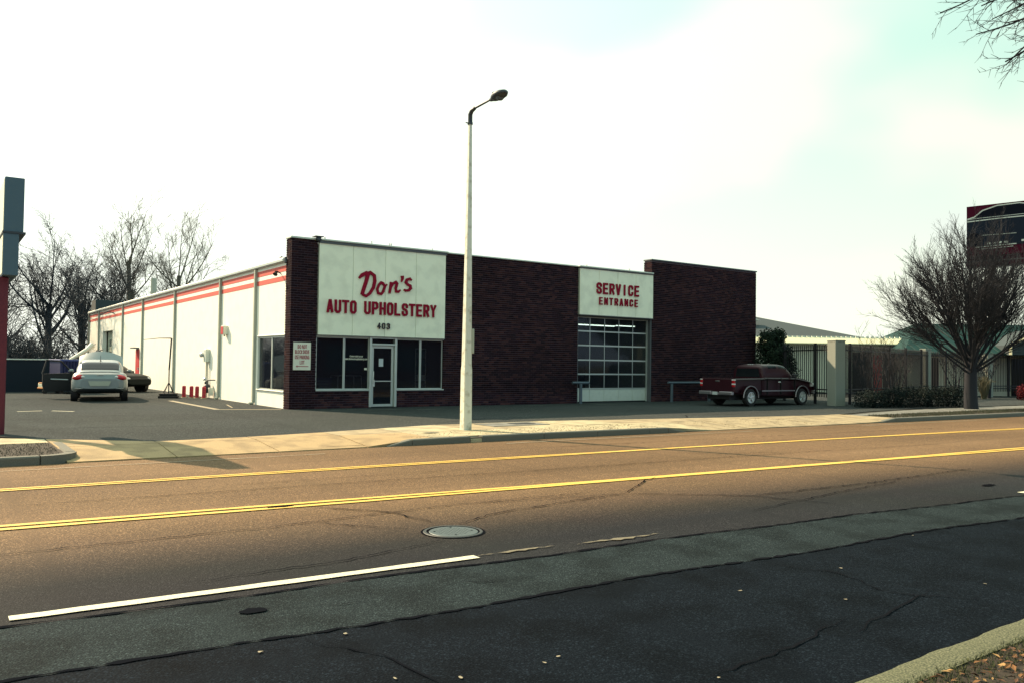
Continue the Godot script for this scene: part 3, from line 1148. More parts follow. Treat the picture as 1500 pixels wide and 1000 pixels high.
	b.bb(-.28, .02, 2.06, 2.12, -23.75, -22.9)
	part("door_hood", b, M.steel_dark, shop)
	# far overhead door in its deep opening
	b = MB.new()
	b.bb(.34, .40, .0, 3.25, -34.65, -31.0)
	var od := part("overhead_door", b, M.cream_wall, shop)
	for y in [1.75, 2.5]:
		for z in [-33.7, -32.9, -32.1]:
			b = MB.new()
			b.bb(.325, .338, y - .22, y + .22, z - .25, z + .25)
			part("pane", b, M.car_glass, od)
	b = MB.new()
	for y in [.8, 1.35, 2.15, 2.9]:
		b.bb(.328, .339, y - .012, y + .012, -34.6, -31.05)
	part("panel_joint", b, M.pilaster, od)
	# roof pieces
	b = MB.new()
	b.lathe(Vector3(1.8, 4.73, -6.0), Vector3.UP, [[.09, 0], [.09, .55], [.0, .55]], 12)
	b.lathe(Vector3(1.8, 5.30, -6.0), Vector3.UP, [[.0, 0], [.14, 0], [.14, .10], [.0, .22]], 12)
	part("vent_pipe", b, M.steel_dark, shop)
	b = MB.new()
	b.lathe(Vector3(.9, 4.73, -24.0), Vector3.UP, [[.16, 0], [.16, 1.25], [.0, 1.25]], 14)
	part("flue", b, M.pilaster, shop)
	b = MB.new()
	b.bb(.1, 5.2, 4.75, 5.55, -40.3, -38.4, .02)
	part("roof_hood", b, M.slate_roof, shop)
	# small lamps and fittings on the parapet
	b = MB.new()
	b.lathe(Vector3(.84, 5.37, .06), Vector3(0, 0, 1), [[.0, -.02], [.075, -.02], [.085, .06], [.05, .10], [.0, .10]], 12)
	b.bb(.70, .98, 5.43, 5.455, -.1, .2)
	part("flood_lamp", b, M.steel_dark, shop)
	b = MB.new()
	for x in [1.07, 2.7, 3.35, 3.42, 5.0, 12.0, 14.3]:
		b.bb(x - .02, x + .02, 5.385, 5.45 + .05 * fmod(x, 1.0), .02, .06)
	part("parapet_bracket", b, M.lamp_clear, shop)
	b = MB.new()
	b.tube([Vector3(.02, 4.30, -1.0), Vector3(-.10, 4.36, -.98), Vector3(-.16, 4.32, -.92)], [.02, .02, .05], 8)
	b.lathe(Vector3(-.16, 4.32, -.92), Vector3(-.4, -.7, .5).normalized(), [[.02, 0], [.08, .10], [.0, .11]], 10)
	part("flood_lamp", b, M.black, shop)
	b = MB.new()
	b.tube([Vector3(.02, 4.25, -30.5), Vector3(-.35, 4.36, -30.5), Vector3(-.8, 4.12, -30.3)], [.03, .03, .04], 8)
	part("yard_lamp", b, M.steel_dark, shop)

func frame_bars(b: MB, x0: float, x1: float, y0: float, y1: float, z: float, w: float, d: float) -> void:
	b.bb(x0, x0 + w, y0, y1, z - d * .5, z + d * .5, .004)
	b.bb(x1 - w, x1, y0, y1, z - d * .5, z + d * .5, .004)
	b.bb(x0 + w, x1 - w, y0, y0 + w, z - d * .5, z + d * .5, .004)
	b.bb(x0 + w, x1 - w, y1 - w, y1, z - d * .5, z + d * .5, .004)

func make_signs() -> void:
	var s := thing("shop_sign", "large white panel sign with red lettering Don's Auto Upholstery above the shop window", "sign")
	for i in 4:
		var b := MB.new()
		var w := 1.1625
		b.bb(.885 + i * w + .006, .885 + (i + 1) * w - .006, 2.34, 5.25, -.05, .085, .004)
		part("panel", b, M.panel, s)
	var bb := MB.new()
	bb.bb(.885, 5.535, 2.345, 5.245, -.045, .068)
	part("backing", bb, M.pilaster, s)
	bb = MB.new()
	bb.bb(.88, 5.54, 2.318, 2.339, -.05, .095)
	part("trim", bb, M.coping_dark, s)
	var lz := .135
	block_text("AUTO", 1.15, 3.05, .267, .222, .43, .073, lz, M.letter_red, s)
	block_text("UPHOLSTERY", 2.45, 3.055, .2755, .225, .43, .073, lz, M.letter_red, s)
	block_text("403", 2.93, 2.59, .170, .118, .20, .031, lz, M.letter_black, s)
	var script := [
		[[[2.24,4.22,.06],[2.34,4.32,.121],[2.5,4.41,.11],[2.56,4.37,.134],[2.49,4.1,.122],[2.4,3.83,.121],[2.36,3.69,.115]], [[2.48,4.38,.085],[2.64,4.44,.092],[2.79,4.34,.105],[2.81,4.16,.111],[2.76,3.94,.105],[2.64,3.75,.098],[2.51,3.65,.085],[2.37,3.7,.085]]],
		[[[3.14,4.1,.081],[3.04,4.13,.081],[2.96,4.05,.081],[2.9,3.9,.08],[2.94,3.77,.08],[3.05,3.75,.081],[3.14,3.86,.081]], [[3.10,3.80,.08],[3.18,4.01,.081],[3.12,4.09,.081],[3.02,4.13,.08]], [[3.16,4.0,.056],[3.26,4.08,.05]]],
		[[[3.41,4.17,.095],[3.39,3.99,.088],[3.35,3.79,.082]], [[3.37,3.93,.063],[3.47,4.12,.076],[3.58,4.18,.089],[3.63,4.13,.089],[3.58,3.97,.083],[3.6,3.87,.083],[3.68,3.86,.077],[3.76,3.93,.045]]],
		[[[3.82,4.41,.115],[3.83,4.31,.09],[3.79,4.20,.038]]],
		[[[4.18,4.28,.052],[4.11,4.33,.085],[4.0,4.29,.091],[3.96,4.2,.09],[4.03,4.13,.091],[4.13,4.09,.091],[4.15,4.01,.091],[4.08,3.94,.084],[3.96,3.92,.078],[3.89,3.95,.051]]],
	]
	for l in script:
		var list := []
		for st in l:
			var ws := []
			for q in st:
				ws.append(q[2])
			list.append(stroke_outline(st, ws))
		letter(list, M.letter_red, Vector3(0, 0, lz), .045, s)

	var v := thing("service_sign", "smaller white panel sign reading Service Entrance above the garage door", "sign")
	for i in 4:
		var b := MB.new()
		var w := 1.0
		b.bb(11.64 + i * w + .006, 11.64 + (i + 1) * w - .006, 3.47, 5.285, -.05, .085, .004)
		part("panel", b, M.panel, v)
	bb = MB.new()
	bb.bb(11.64, 15.64, 3.475, 5.28, -.045, .068)
	part("backing", bb, M.pilaster, v)
	bb = MB.new()
	bb.bb(11.635, 15.645, 3.44, 3.469, -.05, .095)
	part("trim", bb, M.coping_dark, v)
	block_text("SERVICE", 12.48, 4.33, .343, .262, .45, .076, lz, M.letter_red, v)
	block_text("ENTRANCE", 12.62, 3.90, .276, .178, .30, .050, lz, M.letter_red, v)

	var d := thing("notice_board", "small white notice with red words Do Not Block Drive on the corner brick pier", "sign")
	bb = MB.new()
	bb.bb(.115, .685, 1.225, 2.085, .006, .03, .004)
	part("board", bb, M.sign_white, d)
	for l in [["DO NOT", 1.95, .30], ["BLOCK DRIVE", 1.79, .46], ["USE PARKING", 1.625, .47], ["LOT", 1.46, .15]]:
		var o := print_line(l[0], .115, M.print_red, d, Vector3(.40, l[1], .034))
		var w: float = o.mesh.get_aabb().size.x
		o.scale.x = l[2] / maxf(w, .01)
	bb = MB.new()
	bb.prism(PackedVector2Array([Vector2(.20, 1.34), Vector2(.25, 1.305), Vector2(.25, 1.33), Vector2(.61, 1.33), Vector2(.61, 1.35), Vector2(.25, 1.35), Vector2(.25, 1.375)]), Vector3.ZERO, Vector3(1, 0, 0), Vector3(0, 1, 0), .028, .036)
	part("arrow", bb, M.print_red, d)

	var wt := thing("window_lettering", "small white lettering with a web address on the shop window left of door", "lettering")
	for l in [["Come visit us at", 1.685, .46, .055], ["www.donsautoupholstery.com", 1.60, .80, .06]]:
		var o := print_line(l[0], l[3], M.sign_white, wt, Vector3(2.29, l[1], -.090))
		o.scale.x = l[2] / maxf(o.mesh.get_aabb().size.x, .01)
	bb = MB.new()
	bb.bb(2.58, 2.68, 1.24, 1.31, -.094, -.090)
	var st := obj("window_sticker", bb.done(), M.sign_white)
	tag(st, "tiny white sticker on the window pane beside the door", "sticker")
	bb = MB.new()
	bb.bb(3.09, 3.25, 1.36, 1.62, -.064, -.060)
	var pa := obj("door_paper", bb.done(), M.plate)
	tag(pa, "sheet of paper stuck inside the glass shop door", "paper")

	# alarm box on the side wall
	var al := thing("alarm_box", "red and white alarm box high on the white side wall", "alarm box")
	bb = MB.new()
	bb.bb(-.16, .02, 2.45, 2.78, -6.95, -6.62, .015)
	part("case", bb, M.sign_white, al)
	bb = MB.new()
	bb.bb(-.17, -.162, 2.47, 2.76, -6.93, -6.64)
	part("red_face", bb, M.door_red, al)
	bb = MB.new()
	bb.tube([Vector3(-.07, 2.45, -6.8), Vector3(-.07, 2.38, -6.8)], [.03, .03], 8)
	part("nipple", bb, M.pilaster, al)

	# electric meter
	var em := thing("electric_meter", "pale electric meter box with round dial and conduits on the side wall", "electric meter")
	bb = MB.new()
	bb.bb(-.15, .015, 1.42, 1.93, -9.35, -9.0, .015)
	part("case", bb, M.coping, em)
	bb = MB.new()
	bb.lathe(Vector3(-.15, 1.70, -9.42), Vector3(-1, 0, .3).normalized(), [[.09, -.1], [.09, .10], [.06, .13], [.0, .13]], 14)
	part("dial", bb, M.steel, em)
	for z in [-9.28, -9.10]:
		bb = MB.new()
		bb.bar(Vector3(-.05, .02, z), Vector3(-.05, 1.43, z), .022)
		part("conduit", bb, M.pilaster, em)

	# gas meter
	var gm := thing("gas_meter", "grey gas meter with pipework standing against the side wall", "gas meter", Vector3(-.20, 0, -8.55))
	bb = MB.new()
	bb.box(Vector3(0, .38, 0), Vector3(.22, .34, .30), Basis.IDENTITY, .05)
	part("case", bb, M.steel_dark, gm)
	bb = MB.new()
	bb.tube([Vector3(0, .0, -.28), Vector3(0, .62, -.28), Vector3(0, .66, -.1), Vector3(0, .54, -.1)], [.025, .025, .025, .025], 8)
	part("pipe", bb, M.steel_dark, gm)
	bb = MB.new()
	bb.tube([Vector3(0, .54, .1), Vector3(0, .72, .1), Vector3(.0, .72, .42), Vector3(.2, .72, .42)], [.022, .022, .022, .022], 8)
	part("pipe", bb, M.steel_dark, gm)
	bb = MB.new()
	bb.lathe(Vector3(0, .74, -.25), Vector3.UP, [[.0, -.05], [.09, -.05], [.09, .02], [.04, .07], [.0, .07]], 12)
	part("regulator", bb, M.steel, gm)
	bb = MB.new()
	bb.bb(-.02, .14, .12, .42, .26, .40, .01)
	part("junction_box", bb, M.coping, gm)

	# things seen through the glass
	var ps := thing("window_poster", "blue poster with pale lines propped inside the leftmost front pane", "poster", Vector3(1.12, .06, -.30))
	bb = MB.new()
	bb.bb(-.28, .42, .50, .92, -.02, .0)
	part("board", bb, M.dumpster_blue, ps)
	bb = MB.new()
	for i in 3:
		bb.bb(-.2, .32, .60 + i * .1, .635 + i * .1, .001, .004)
	part("print", bb, M.rail_blue, ps)
	var tb := thing("frame_table", "thin metal table frame standing inside the window left of door", "table", Vector3(2.3, .04, -.9))
	bb = MB.new()
	for x in [-.45, .45]:
		for z in [-.3, .3]:
			bb.bar(Vector3(x, 0, z), Vector3(x * .92, 1.0, z), .014, 6)
	part("leg", bb, M.steel, tb)
	bb = MB.new()
	for z in [-.3, .3]:
		bb.bar(Vector3(-.42, 1.0, z), Vector3(.42, 1.0, z), .014, 6)
	for x in [-.42, .42]:
		bb.bar(Vector3(x, 1.0, -.3), Vector3(x, 1.0, .3), .014, 6)
	part("top_frame", bb, M.steel, tb)
	var rk := thing("sample_rack", "white display rack of fabric samples inside the rightmost front pane", "display rack", Vector3(5.1, .04, -.8))
	bb = MB.new()
	bb.bar(Vector3(.18, 0, 0), Vector3(.18, 1.95, 0), .02, 6)
	bb.bar(Vector3(-.22, 0, 0), Vector3(-.22, 1.95, 0), .02, 6)
	bb.bar(Vector3(-.22, 1.95, 0), Vector3(.18, 1.95, 0), .02, 6)
	for x in [-.22, .18]:
		bb.bar(Vector3(x, .12, 0), Vector3(x - .12, 0, .15), .016, 6)
		bb.bar(Vector3(x, .12, 0), Vector3(x + .12, 0, .15), .016, 6)
	part("stand", bb, M.lamp_clear, rk)
	for i in 5:
		bb = MB.new()
		bb.bb(-.19, .15, .55 + i * .27, .77 + i * .27, -.04, .02 + .02 * (i % 2))
		part("swatch", bb, [M.rail_blue, M.plate, M.slate_wall, M.steel_dark, M.rail_blue][i], rk)
	var cs := thing("car_seat", "pale blue grey car seat inside the side window", "car seat", Vector3(.95, .04, -1.15), .6)
	bb = MB.new()
	bb.box(Vector3(0, .75, 0), Vector3(.5, .18, .5), Basis.IDENTITY, .06)
	part("cushion", bb, M.plate, cs)
	bb = MB.new()
	bb.box(Vector3(-.12, 1.22, .22), Vector3(.5, .8, .16), Basis.from_euler(Vector3(.25, 0, .15)), .07)
	part("backrest", bb, M.plate, cs)
	bb = MB.new()
	bb.bb(-.25, .25, 0, .66, -.22, .22)
	part("pedestal", bb, M.steel_dark, cs)
	for i in 2:
		bb = MB.new()
		bb.box(Vector3.ZERO, Vector3(.22, .40 - .1 * i, .3), Basis.IDENTITY, .01)
		var bx := obj("carton", bb.done(), [M.concrete, M.sign_white][i])
		bx.position = Vector3(.50, .79 - .05 * i, [-.62, -2.5][i])
		tag(bx, ["yellowish carton beside the car seat in the side window", "white carton in the far pane of the side window"][i], "box")
	bb = MB.new()
	bb.bb(.3, .85, .04, .585, -2.9, -.35)
	tag(obj("window_shelf", bb.done(), M.interior), "dark low display shelf behind the side window", "shelf")
	# lit tubes in the service bay
	for i in 2:
		var q: Array = [[15.3, 3.25, -3.2, .03], [19.2, 3.46, -6.0, .0]][i]
		var fx := thing("tube_light", ["lit fluorescent tube light nearer the garage door glass", "lit fluorescent tube light further back inside the garage"][i], "ceiling light", Vector3(q[0], q[1], q[2]), q[3], "lit tube lights in the service bay")
		bb = MB.new()
		bb.bb(-1.2, 1.2, .05, .11, -.08, .08)
		part("housing", bb, M.sign_white, fx)
		var tm: StandardMaterial3D = M.tube
		bb = MB.new()
		bb.bar(Vector3(-1.18, .02, 0), Vector3(1.18, .02, 0), .022, 8)
		part("tube", bb, tm, fx)
		var al2 := AreaLight3D.new()
		al2.name = "tube_glow"
		al2.area_size = Vector2(2.3, .06)
		al2.light_energy = .5
		al2.light_color = Color(.85, 1.0, .95)
		al2.shadow_enabled = true
		fx.add_child(al2)
		al2.position = Vector3(0, -.012, 0)
		al2.rotation.x = -PI / 2

# ---------------------------------------------------------------- street furniture
func make_street() -> void:
	# lamp post
	var lp := thing("street_lamp", "tall cream painted street lamp with dark bent arm on the sidewalk", "street lamp", Vector3(.80, 0, 9.12))
	var b := MB.new()
	var prof := [[0.0, .106], [1.35, .100], [1.45, .091], [6.98, .035]]
	var rings := []
	for p in prof:
		var r := []
		var h: float = p[1]
		var c := h * .22
		for q in [[h, h - c], [h - c, h], [c - h, h], [-h, h - c], [-h, c - h], [c - h, -h], [h - c, -h], [h, c - h]]:
			r.append(Vector3(q[0], p[0], q[1]))
		rings.append(r)
	for i in rings.size() - 1:
		for k in 8:
			var q := (k + 1) % 8
			b.quad(rings[i][k], rings[i][q], rings[i + 1][q], rings[i + 1][k], Vector3(rings[i][k].x + rings[i][q].x, 0, rings[i][k].z + rings[i][q].z))
	for k in 8:
		b.tri(Vector3(0, 6.98, 0), rings[3][k], rings[3][(k + 1) % 8], Vector3.UP)
	part("pole", b, M.pole_paint, lp)
	b = MB.new()
	b.tube([Vector3(0, 6.95, 0), Vector3(0, 7.16, 0), Vector3(.0, 7.23, .06), Vector3(.02, 7.275, .16)], [.052, .052, .05, .042], 10)
	part("elbow", b, M.steel_dark, lp)
	b = MB.new()
	b.tube([Vector3(.02, 7.27, .14), Vector3(.06, 7.33, .80)], [.026, .024], 8)
	part("arm", b, M.steel_dark, lp)
	b = MB.new()
	var ax := Vector3(.06, .10, 1.0).normalized()
	b.sg = 5
	var hd := []
	for s in [[.74, .04, .035], [.82, .06, .05], [.92, .12, .075], [1.06, .155, .085], [1.20, .14, .075], [1.30, .085, .05], [1.34, .02, .02]]:
		var r := []
		for k in 14:
			var a := TAU * k / 14
			r.append(Vector3(.06 + cos(a) * s[1], 7.325 + (s[0] - .8) * .06 + sin(a) * s[2] * (1.0 if sin(a) > 0 else 1.15), s[0]))
		hd.append(r)
	for i in hd.size() - 1:
		for k in 14:
			var q := (k + 1) % 14
			var mid: Vector3 = hd[i][k] + hd[i][q] - hd[i][0] - hd[i][7]
			b.quad(hd[i][k], hd[i][q], hd[i + 1][q], hd[i + 1][k], mid)
	b.sg = FLAT
	for k in 14:
		b.tri(hd[0][0].lerp(hd[0][7], .5), hd[0][k], hd[0][(k + 1) % 14], Vector3(0, 0, -1))
		b.tri(hd[6][0].lerp(hd[6][7], .5), hd[6][k], hd[6][(k + 1) % 14], Vector3(0, 0, 1))
	var head := part("lamp_head", b, M.steel_dark, lp)
	b = MB.new()
	b.lathe(Vector3(.06, 7.30, 1.10), Vector3.DOWN, [[.105, 0], [.10, .03], [.065, .07], [.0, .085]], 14)
	part("lens", b, M.rail_blue, head)
	b = MB.new()
	b.lathe(Vector3(.06, 7.385, .86), Vector3.UP, [[.03, 0], [.035, .07], [.0, .09]], 10)
	part("photocell", b, M.black, head)
	b = MB.new()
	b.lathe(Vector3(0, 6.93, 0), Vector3.UP, [[.0, 0], [.062, 0], [.062, .05], [.0, .05]], 10)
	b.bb(-.12, -.05, 6.945, 6.965, -.01, .01)
	part("collar", b, M.steel_dark, lp)
	b = MB.new()
	b.box(Vector3(.115, 2.0, .05), Vector3(.06, .55, .11), Basis.from_euler(Vector3(0, -.3, 0)), .01)
	part("access_box", b, M.pilaster, lp)

	# pole sign
	var ps := thing("pole_sign", "tall two box roadside sign on a red post at the left edge", "sign", Vector3(-8.0, 0, 6.2))
	b = MB.new()
	b.bb(-.13, .10, -.05, 3.06, -.32, -.08, .02)
	part("post", b, M.post_red, ps)
	for q in [[3.06, 3.90, .0, .26], [3.90, 4.99, .03, .33]]:
		b = MB.new()
		b.bb(-.03, q[3] - .03, q[0] + .012, q[1] - .012, -2.3, .2, .01)
		var bx := part("sign_box", b, M.sign_grey, ps)
		b = MB.new()
		b.bb(-.038, -.031, q[0] + .05, q[1] - .05, -2.25, .15)
		part("sign_face", b, M.sign_cream, bx)
	b = MB.new()
	b.bb(-.05, .34, 3.885, 3.925, -2.32, .215)
	part("divider", b, M.steel_dark, ps)

	# four red bollards
	var bol: Node3D
	for i in 4:
		var at: Vector3 = [Vector3(-.82, 0, -9.55), Vector3(-.62, 0, -9.2), Vector3(-.52, 0, -8.75), Vector3(-.36, 0, -8.35)][i]
		var lab: String = ["leftmost of four red bollards before the gas meter", "second from left of four red bollards before the gas meter", "third from left of four red bollards before the gas meter", "rightmost of four red bollards before the gas meter"][i]
		if i == 0:
			bol = thing("bollard", lab, "bollard", at, 0.0, "red bollards guarding the gas meter")
			b = MB.new()
			b.lathe(Vector3.ZERO, Vector3.UP, [[.075, 0], [.075, .43], [.06, .46], [.0, .47]], 14)
			part("pipe", b, M.post_bright, bol)
			b = MB.new()
			b.lathe(Vector3.ZERO, Vector3.UP, [[.12, 0], [.11, .02], [.0, .02]], 14)
			part("footing", b, M.concrete, bol)
		else:
			var o: Node3D = bol.duplicate()
			o.name = "bollard_%03d" % i
			add_child(o, true)
			o.position = at
			o.set_meta("label", lab)

	# stand with a tall pole and a thin arm
	var sd := thing("pole_stand", "portable black pole stand with long thin arm beside the white wall", "stand", Vector3(-1.5, 0, -9.1), -.3)
	b = MB.new()
	b.bb(-.36, .36, .0, .10, -.32, .32, .02)
	b.bb(-.33, .33, .10, .19, -.28, .28, .03)
	part("base", b, M.rubber, sd)
	b = MB.new()
	b.bar(Vector3(0, .15, 0), Vector3(.0, 1.15, 0), .022)
	b.bar(Vector3(0, 1.1, 0), Vector3(.06, 2.32, 0), .030)
	part("pole", b, M.black, sd)
	b = MB.new()
	b.tube([Vector3(.06, 2.32, 0), Vector3(-.4, 2.31, 0), Vector3(-.95, 2.24, 0)], [.02, .014, .008], 6)
	part("arm", b, M.black, sd)
	for k in 4:
		b = MB.new()
		var a := TAU * k / 4 + .6
		b.bar(Vector3(cos(a) * .26, .18, sin(a) * .26), Vector3(0, .62, 0), .014, 6)
		part("brace", b, M.black, sd)

	# pipe guards each side of the garage door
	var g1 := thing("pipe_guard", "short grey pipe guard rail left of the garage door", "guard rail", Vector3(11.55, 0, .30))
	b = MB.new()
	b.bar(Vector3(0, 0, 0), Vector3(0, .78, 0), .062, 12)
	part("post", b, M.rail_blue, g1)
	b = MB.new()
	b.bar(Vector3(-.42, .81, 0), Vector3(.42, .81, 0), .05, 12)
	part("rail", b, M.rail_blue, g1)
	var g2 := thing("pipe_guard", "long grey pipe guard rail right of the garage door behind the pickup", "guard rail", Vector3(16.3, 0, .55))
	b = MB.new()
	for x in [0.0, 2.3]:
		b.bar(Vector3(x, 0, 0), Vector3(x, .78, 0), .062, 12)
	part("post", b, M.rail_blue, g2)
	b = MB.new()
	b.bar(Vector3(-.22, .81, 0), Vector3(2.6, .81, 0), .05, 12)
	part("rail", b, M.rail_blue, g2)

	# manhole and utility covers
	var mh := thing("manhole_cover", "round grey iron manhole cover in the road with rim shade painted in", "manhole cover", Vector3(-4.95, -.12, 18.12))
	mh.scale = Vector3(.86, 1, .86)
	b = MB.new()
	b.lathe(Vector3.ZERO, Vector3.UP, [[.36, .0050], [.0, .0050]], 40)
	part("gap_shade", b, M.crack, mh)  # flat dark disc: lid gap plus painted shade of the sunken rim
	b = MB.new()
	b.lathe(Vector3.ZERO, Vector3.UP, [[.335, .0055], [.33, .010], [.30, .010], [.30, .0055]], 40)
	part("ring", b, M.iron, mh)
	b = MB.new()
	b.lathe(Vector3(0, 0, .012), Vector3.UP, [[.275, .0055], [.270, .0095], [.0, .0095]], 40)
	var lid := part("lid", b, M.iron_lid, mh)
	for k in 4:
		b = MB.new()
		var a := TAU * k / 4 + .4
		disc(b, Vector3(cos(a) * .21, .0125, sin(a) * .21), .016, .012, 0, 8)
		part("pick_hole", b, M.crack, lid)
	b = MB.new()
	for i in 9:
		for j in 9:
			var p := Vector2(i - 4, j - 4) * .045
			if p.length() < .2:
				b.bb(p.x - .008, p.x + .008, .0096, .0115, p.y - .008, p.y + .008)
	var sd2 := part("stud", b, M.iron_lid, lid)
	sd2.set_meta("kind", "stuff")
	b = MB.new()
	b.bb(1.9, 3.6, .004, .016, 7.72, 8.62, .004)
	var uc := obj("utility_slab", b.done(), M.concrete_grey)
	tag(uc, "pale square concrete utility slab in the lot edge right of the lamp post", "utility slab")
	b = MB.new()
	b.bb(2.75, 3.35, .017, .024, 7.95, 8.35)
	tag(obj("utility_lid", b.done(), M.iron), "small dark iron lid on the pale utility slab", "lid")
	b = MB.new()
	disc(b, Vector3(-.35, .022, 9.55), .22, .07, .2)
	tag(obj("valve_lid", b.done(), M.iron), "small dark valve lid in the sidewalk left of the lamp post", "lid")
	b = MB.new()
	for i in 2:
		disc(b, Vector3([8.6, 9.7][i], -.094, [10.45, 10.5][i]), .3, .06, .4)
		disc(b, Vector3([-3.9, -2.6][i], -.085, [10.25, 10.35][i]), .4, .03, .3)
	tag(obj("pavement_break", b.done(), M.crack), "dark broken spots along the outer edge of the driveway apron", "pavement break", "", "stuff")

	# low dark wall at the back of the lot
	var lw := thing("low_wall", "low dark slate coloured wall with pale coping at the back left", "wall")
	b = MB.new()
	b.bb(-16, -3.6, -.1, 1.40, -17.3, -17.0)
	part("wall_face", b, M.slate_wall, lw)
	b = MB.new()
	b.bb(-16.05, -3.55, 1.40, 1.45, -17.35, -16.95)
	part("wall_coping", b, M.coping, lw)
	# dumpster
	var du := thing("dumpster", "dark blue ribbed steel dumpster behind the open car door", "dumpster", Vector3(-4.28, 0, -15.2), .15)
	du.scale.x = .68
	b = MB.new()
	b.bb(-.75, .75, .12, 1.45, -.8, .8, .02)
	part("bin", b, M.dumpster_blue, du)
	for i in 9:
		b = MB.new()
		b.bb(-.72 + i * .17, -.65 + i * .17, .2, 1.36, .8, .85, .01)
		part("rib", b, M.dumpster_blue, du)
	b = MB.new()
	b.bb(-.80, .80, 1.36, 1.45, -.85, .86, .02)
	part("rim", b, M.dumpster_rim, du)
	b = MB.new()
	b.bb(-.7, -.5, .0, .12, .5, .7)
	b.bb(.5, .7, .0, .12, .5, .7)
	part("skid", b, M.black, du)
	# pallet by the wall
	var pl := thing("flat_cart", "low cart with orange and cream load by the slate wall", "cart", Vector3(-5.0, 0, -15.0), .3)
	b = MB.new()
	b.bb(-.34, .34, .26, .42, -.25, .25, .02)
	part("load", b, M.sign_cream, pl)
	b = MB.new()
	b.bb(-.36, .36, .20, .26, -.27, .27, .01)
	b.bb(-.34, .30, .42, .46, -.22, .22, .01)
	part("deck", b, M.orange, pl)
	for x in [-.26, .26]:
		b = MB.new()
		b.lathe(Vector3(x, .10, .2), Vector3(0, 0, 1), [[.0, 0], [.10, 0], [.10, .06], [.0, .06]], 12)
		part("wheel", b, M.rubber, pl)
	# folded white canopy leaning behind the dumpster
	var cn := thing("boom_trailer", "long pale boom slanting up behind the cars towards the wall", "boom", Vector3(-2.3, 0, -25.2))
	b = MB.new()
	b.tube([Vector3(-.7, 1.4, 0), Vector3(.1, 1.95, 0), Vector3(.4, 2.25, 0)], [.07, .12, .16], 8)
	part("boom", b, M.sign_white, cn)
	b = MB.new()
	b.bar(Vector3(-.7, 1.36, .1), Vector3(.9, 2.0, .1), .03, 6)
	part("rod", b, M.steel_dark, cn)
	b = MB.new()
	b.bb(-.9, .6, .5, 1.3, -.5, .5, .03)
	part("chassis", b, M.steel_dark, cn)
	for x in [-.6, .3]:
		b = MB.new()
		b.lathe(Vector3(x, .35, .5), Vector3(0, 0, 1), [[.0, 0], [.35, 0], [.35, .15], [.0, .15]], 14)
		part("wheel", b, M.rubber, cn)
	# second small box on the far wall
	b = MB.new()
	b.bb(-.22, .02, 1.55, 2.05, -35.6, -35.3, .02)
	tag(obj("wall_box", b.done(), M.steel_dark), "dark utility box low on the side wall near the far door", "utility box")

# ---------------------------------------------------------------- vehicles
func spow(v: float, e: float) -> float:
	return signf(v) * pow(absf(v), e)

# a body lofted along x through stations [x, half width, bottom, top], and its cells shared out: each rule is [name, x0, x1, angle0, angle1], angle 90 = straight up, 0 = side
func loft(stations: Array, e: float, tum: float, n: int, sub: int, rules: Array) -> Dictionary:
	var rows := []
	for i in stations.size() - 1:
		var p0: Array = stations[maxi(i - 1, 0)]
		var p1: Array = stations[i]
		var p2: Array = stations[i + 1]
		var p3: Array = stations[mini(i + 2, stations.size() - 1)]
		var last := 1 if i == stations.size() - 2 else 0
		for s in sub + last:
			var t := float(s) / sub
			var q := []
			for k in 4:
				q.append(lerpf(p1[k], p2[k], t) if k == 0 else cubic_interpolate(p1[k], p2[k], p0[k], p3[k], t) * .6 + lerpf(p1[k], p2[k], t) * .4)
			rows.append(q)
	var g := []
	for q in rows:
		var r := []
		for k in n:
			var a := TAU * k / n
			var up := sin(a)
			var z: float = q[1] * spow(cos(a), e) * (1.0 - tum * maxf(0.0, spow(up, e)))
			r.append(Vector3(q[0], (q[2] + q[3]) * .5 + (q[3] - q[2]) * .5 * spow(up, e), z))
		g.append(r)
	var out := {}
	for i in g.size() - 1:
		var mid := Vector3(g[i][0].x, (rows[i][2] + rows[i][3]) * .5, 0)
		for k in n:
			var j := (k + 1) % n
			var a := 360.0 * (k + .5) / n
			var fa := 90.0 - absf(90.0 - a) if a <= 180.0 else -(90.0 - absf(270.0 - a))
			var x: float = (g[i][k].x + g[i + 1][k].x) * .5
			var called := "body"
			for r in rules:
				if x > r[1] and x < r[2] and fa > r[3] and fa < r[4]:
					called = r[0]
			if not out.has(called):
				out[called] = MB.new()
			var b: MB = out[called]
			b.sg = 2
			var c: Vector3 = (g[i][k] + g[i][j] + g[i + 1][k] + g[i + 1][j]) * .25
			b.quad(g[i][k], g[i][j], g[i + 1][j], g[i + 1][k], c - mid)
	var bb: MB = out["body"]
	bb.sg = FLAT
	for end in [0, g.size() - 1]:
		var c := Vector3(rows[end][0], (rows[end][2] + rows[end][3]) * .5, 0)
		for k in n:
			bb.tri(c, g[end][k], g[end][(k + 1) % n], Vector3(-1 if end == 0 else 1, 0, 0))
	return out

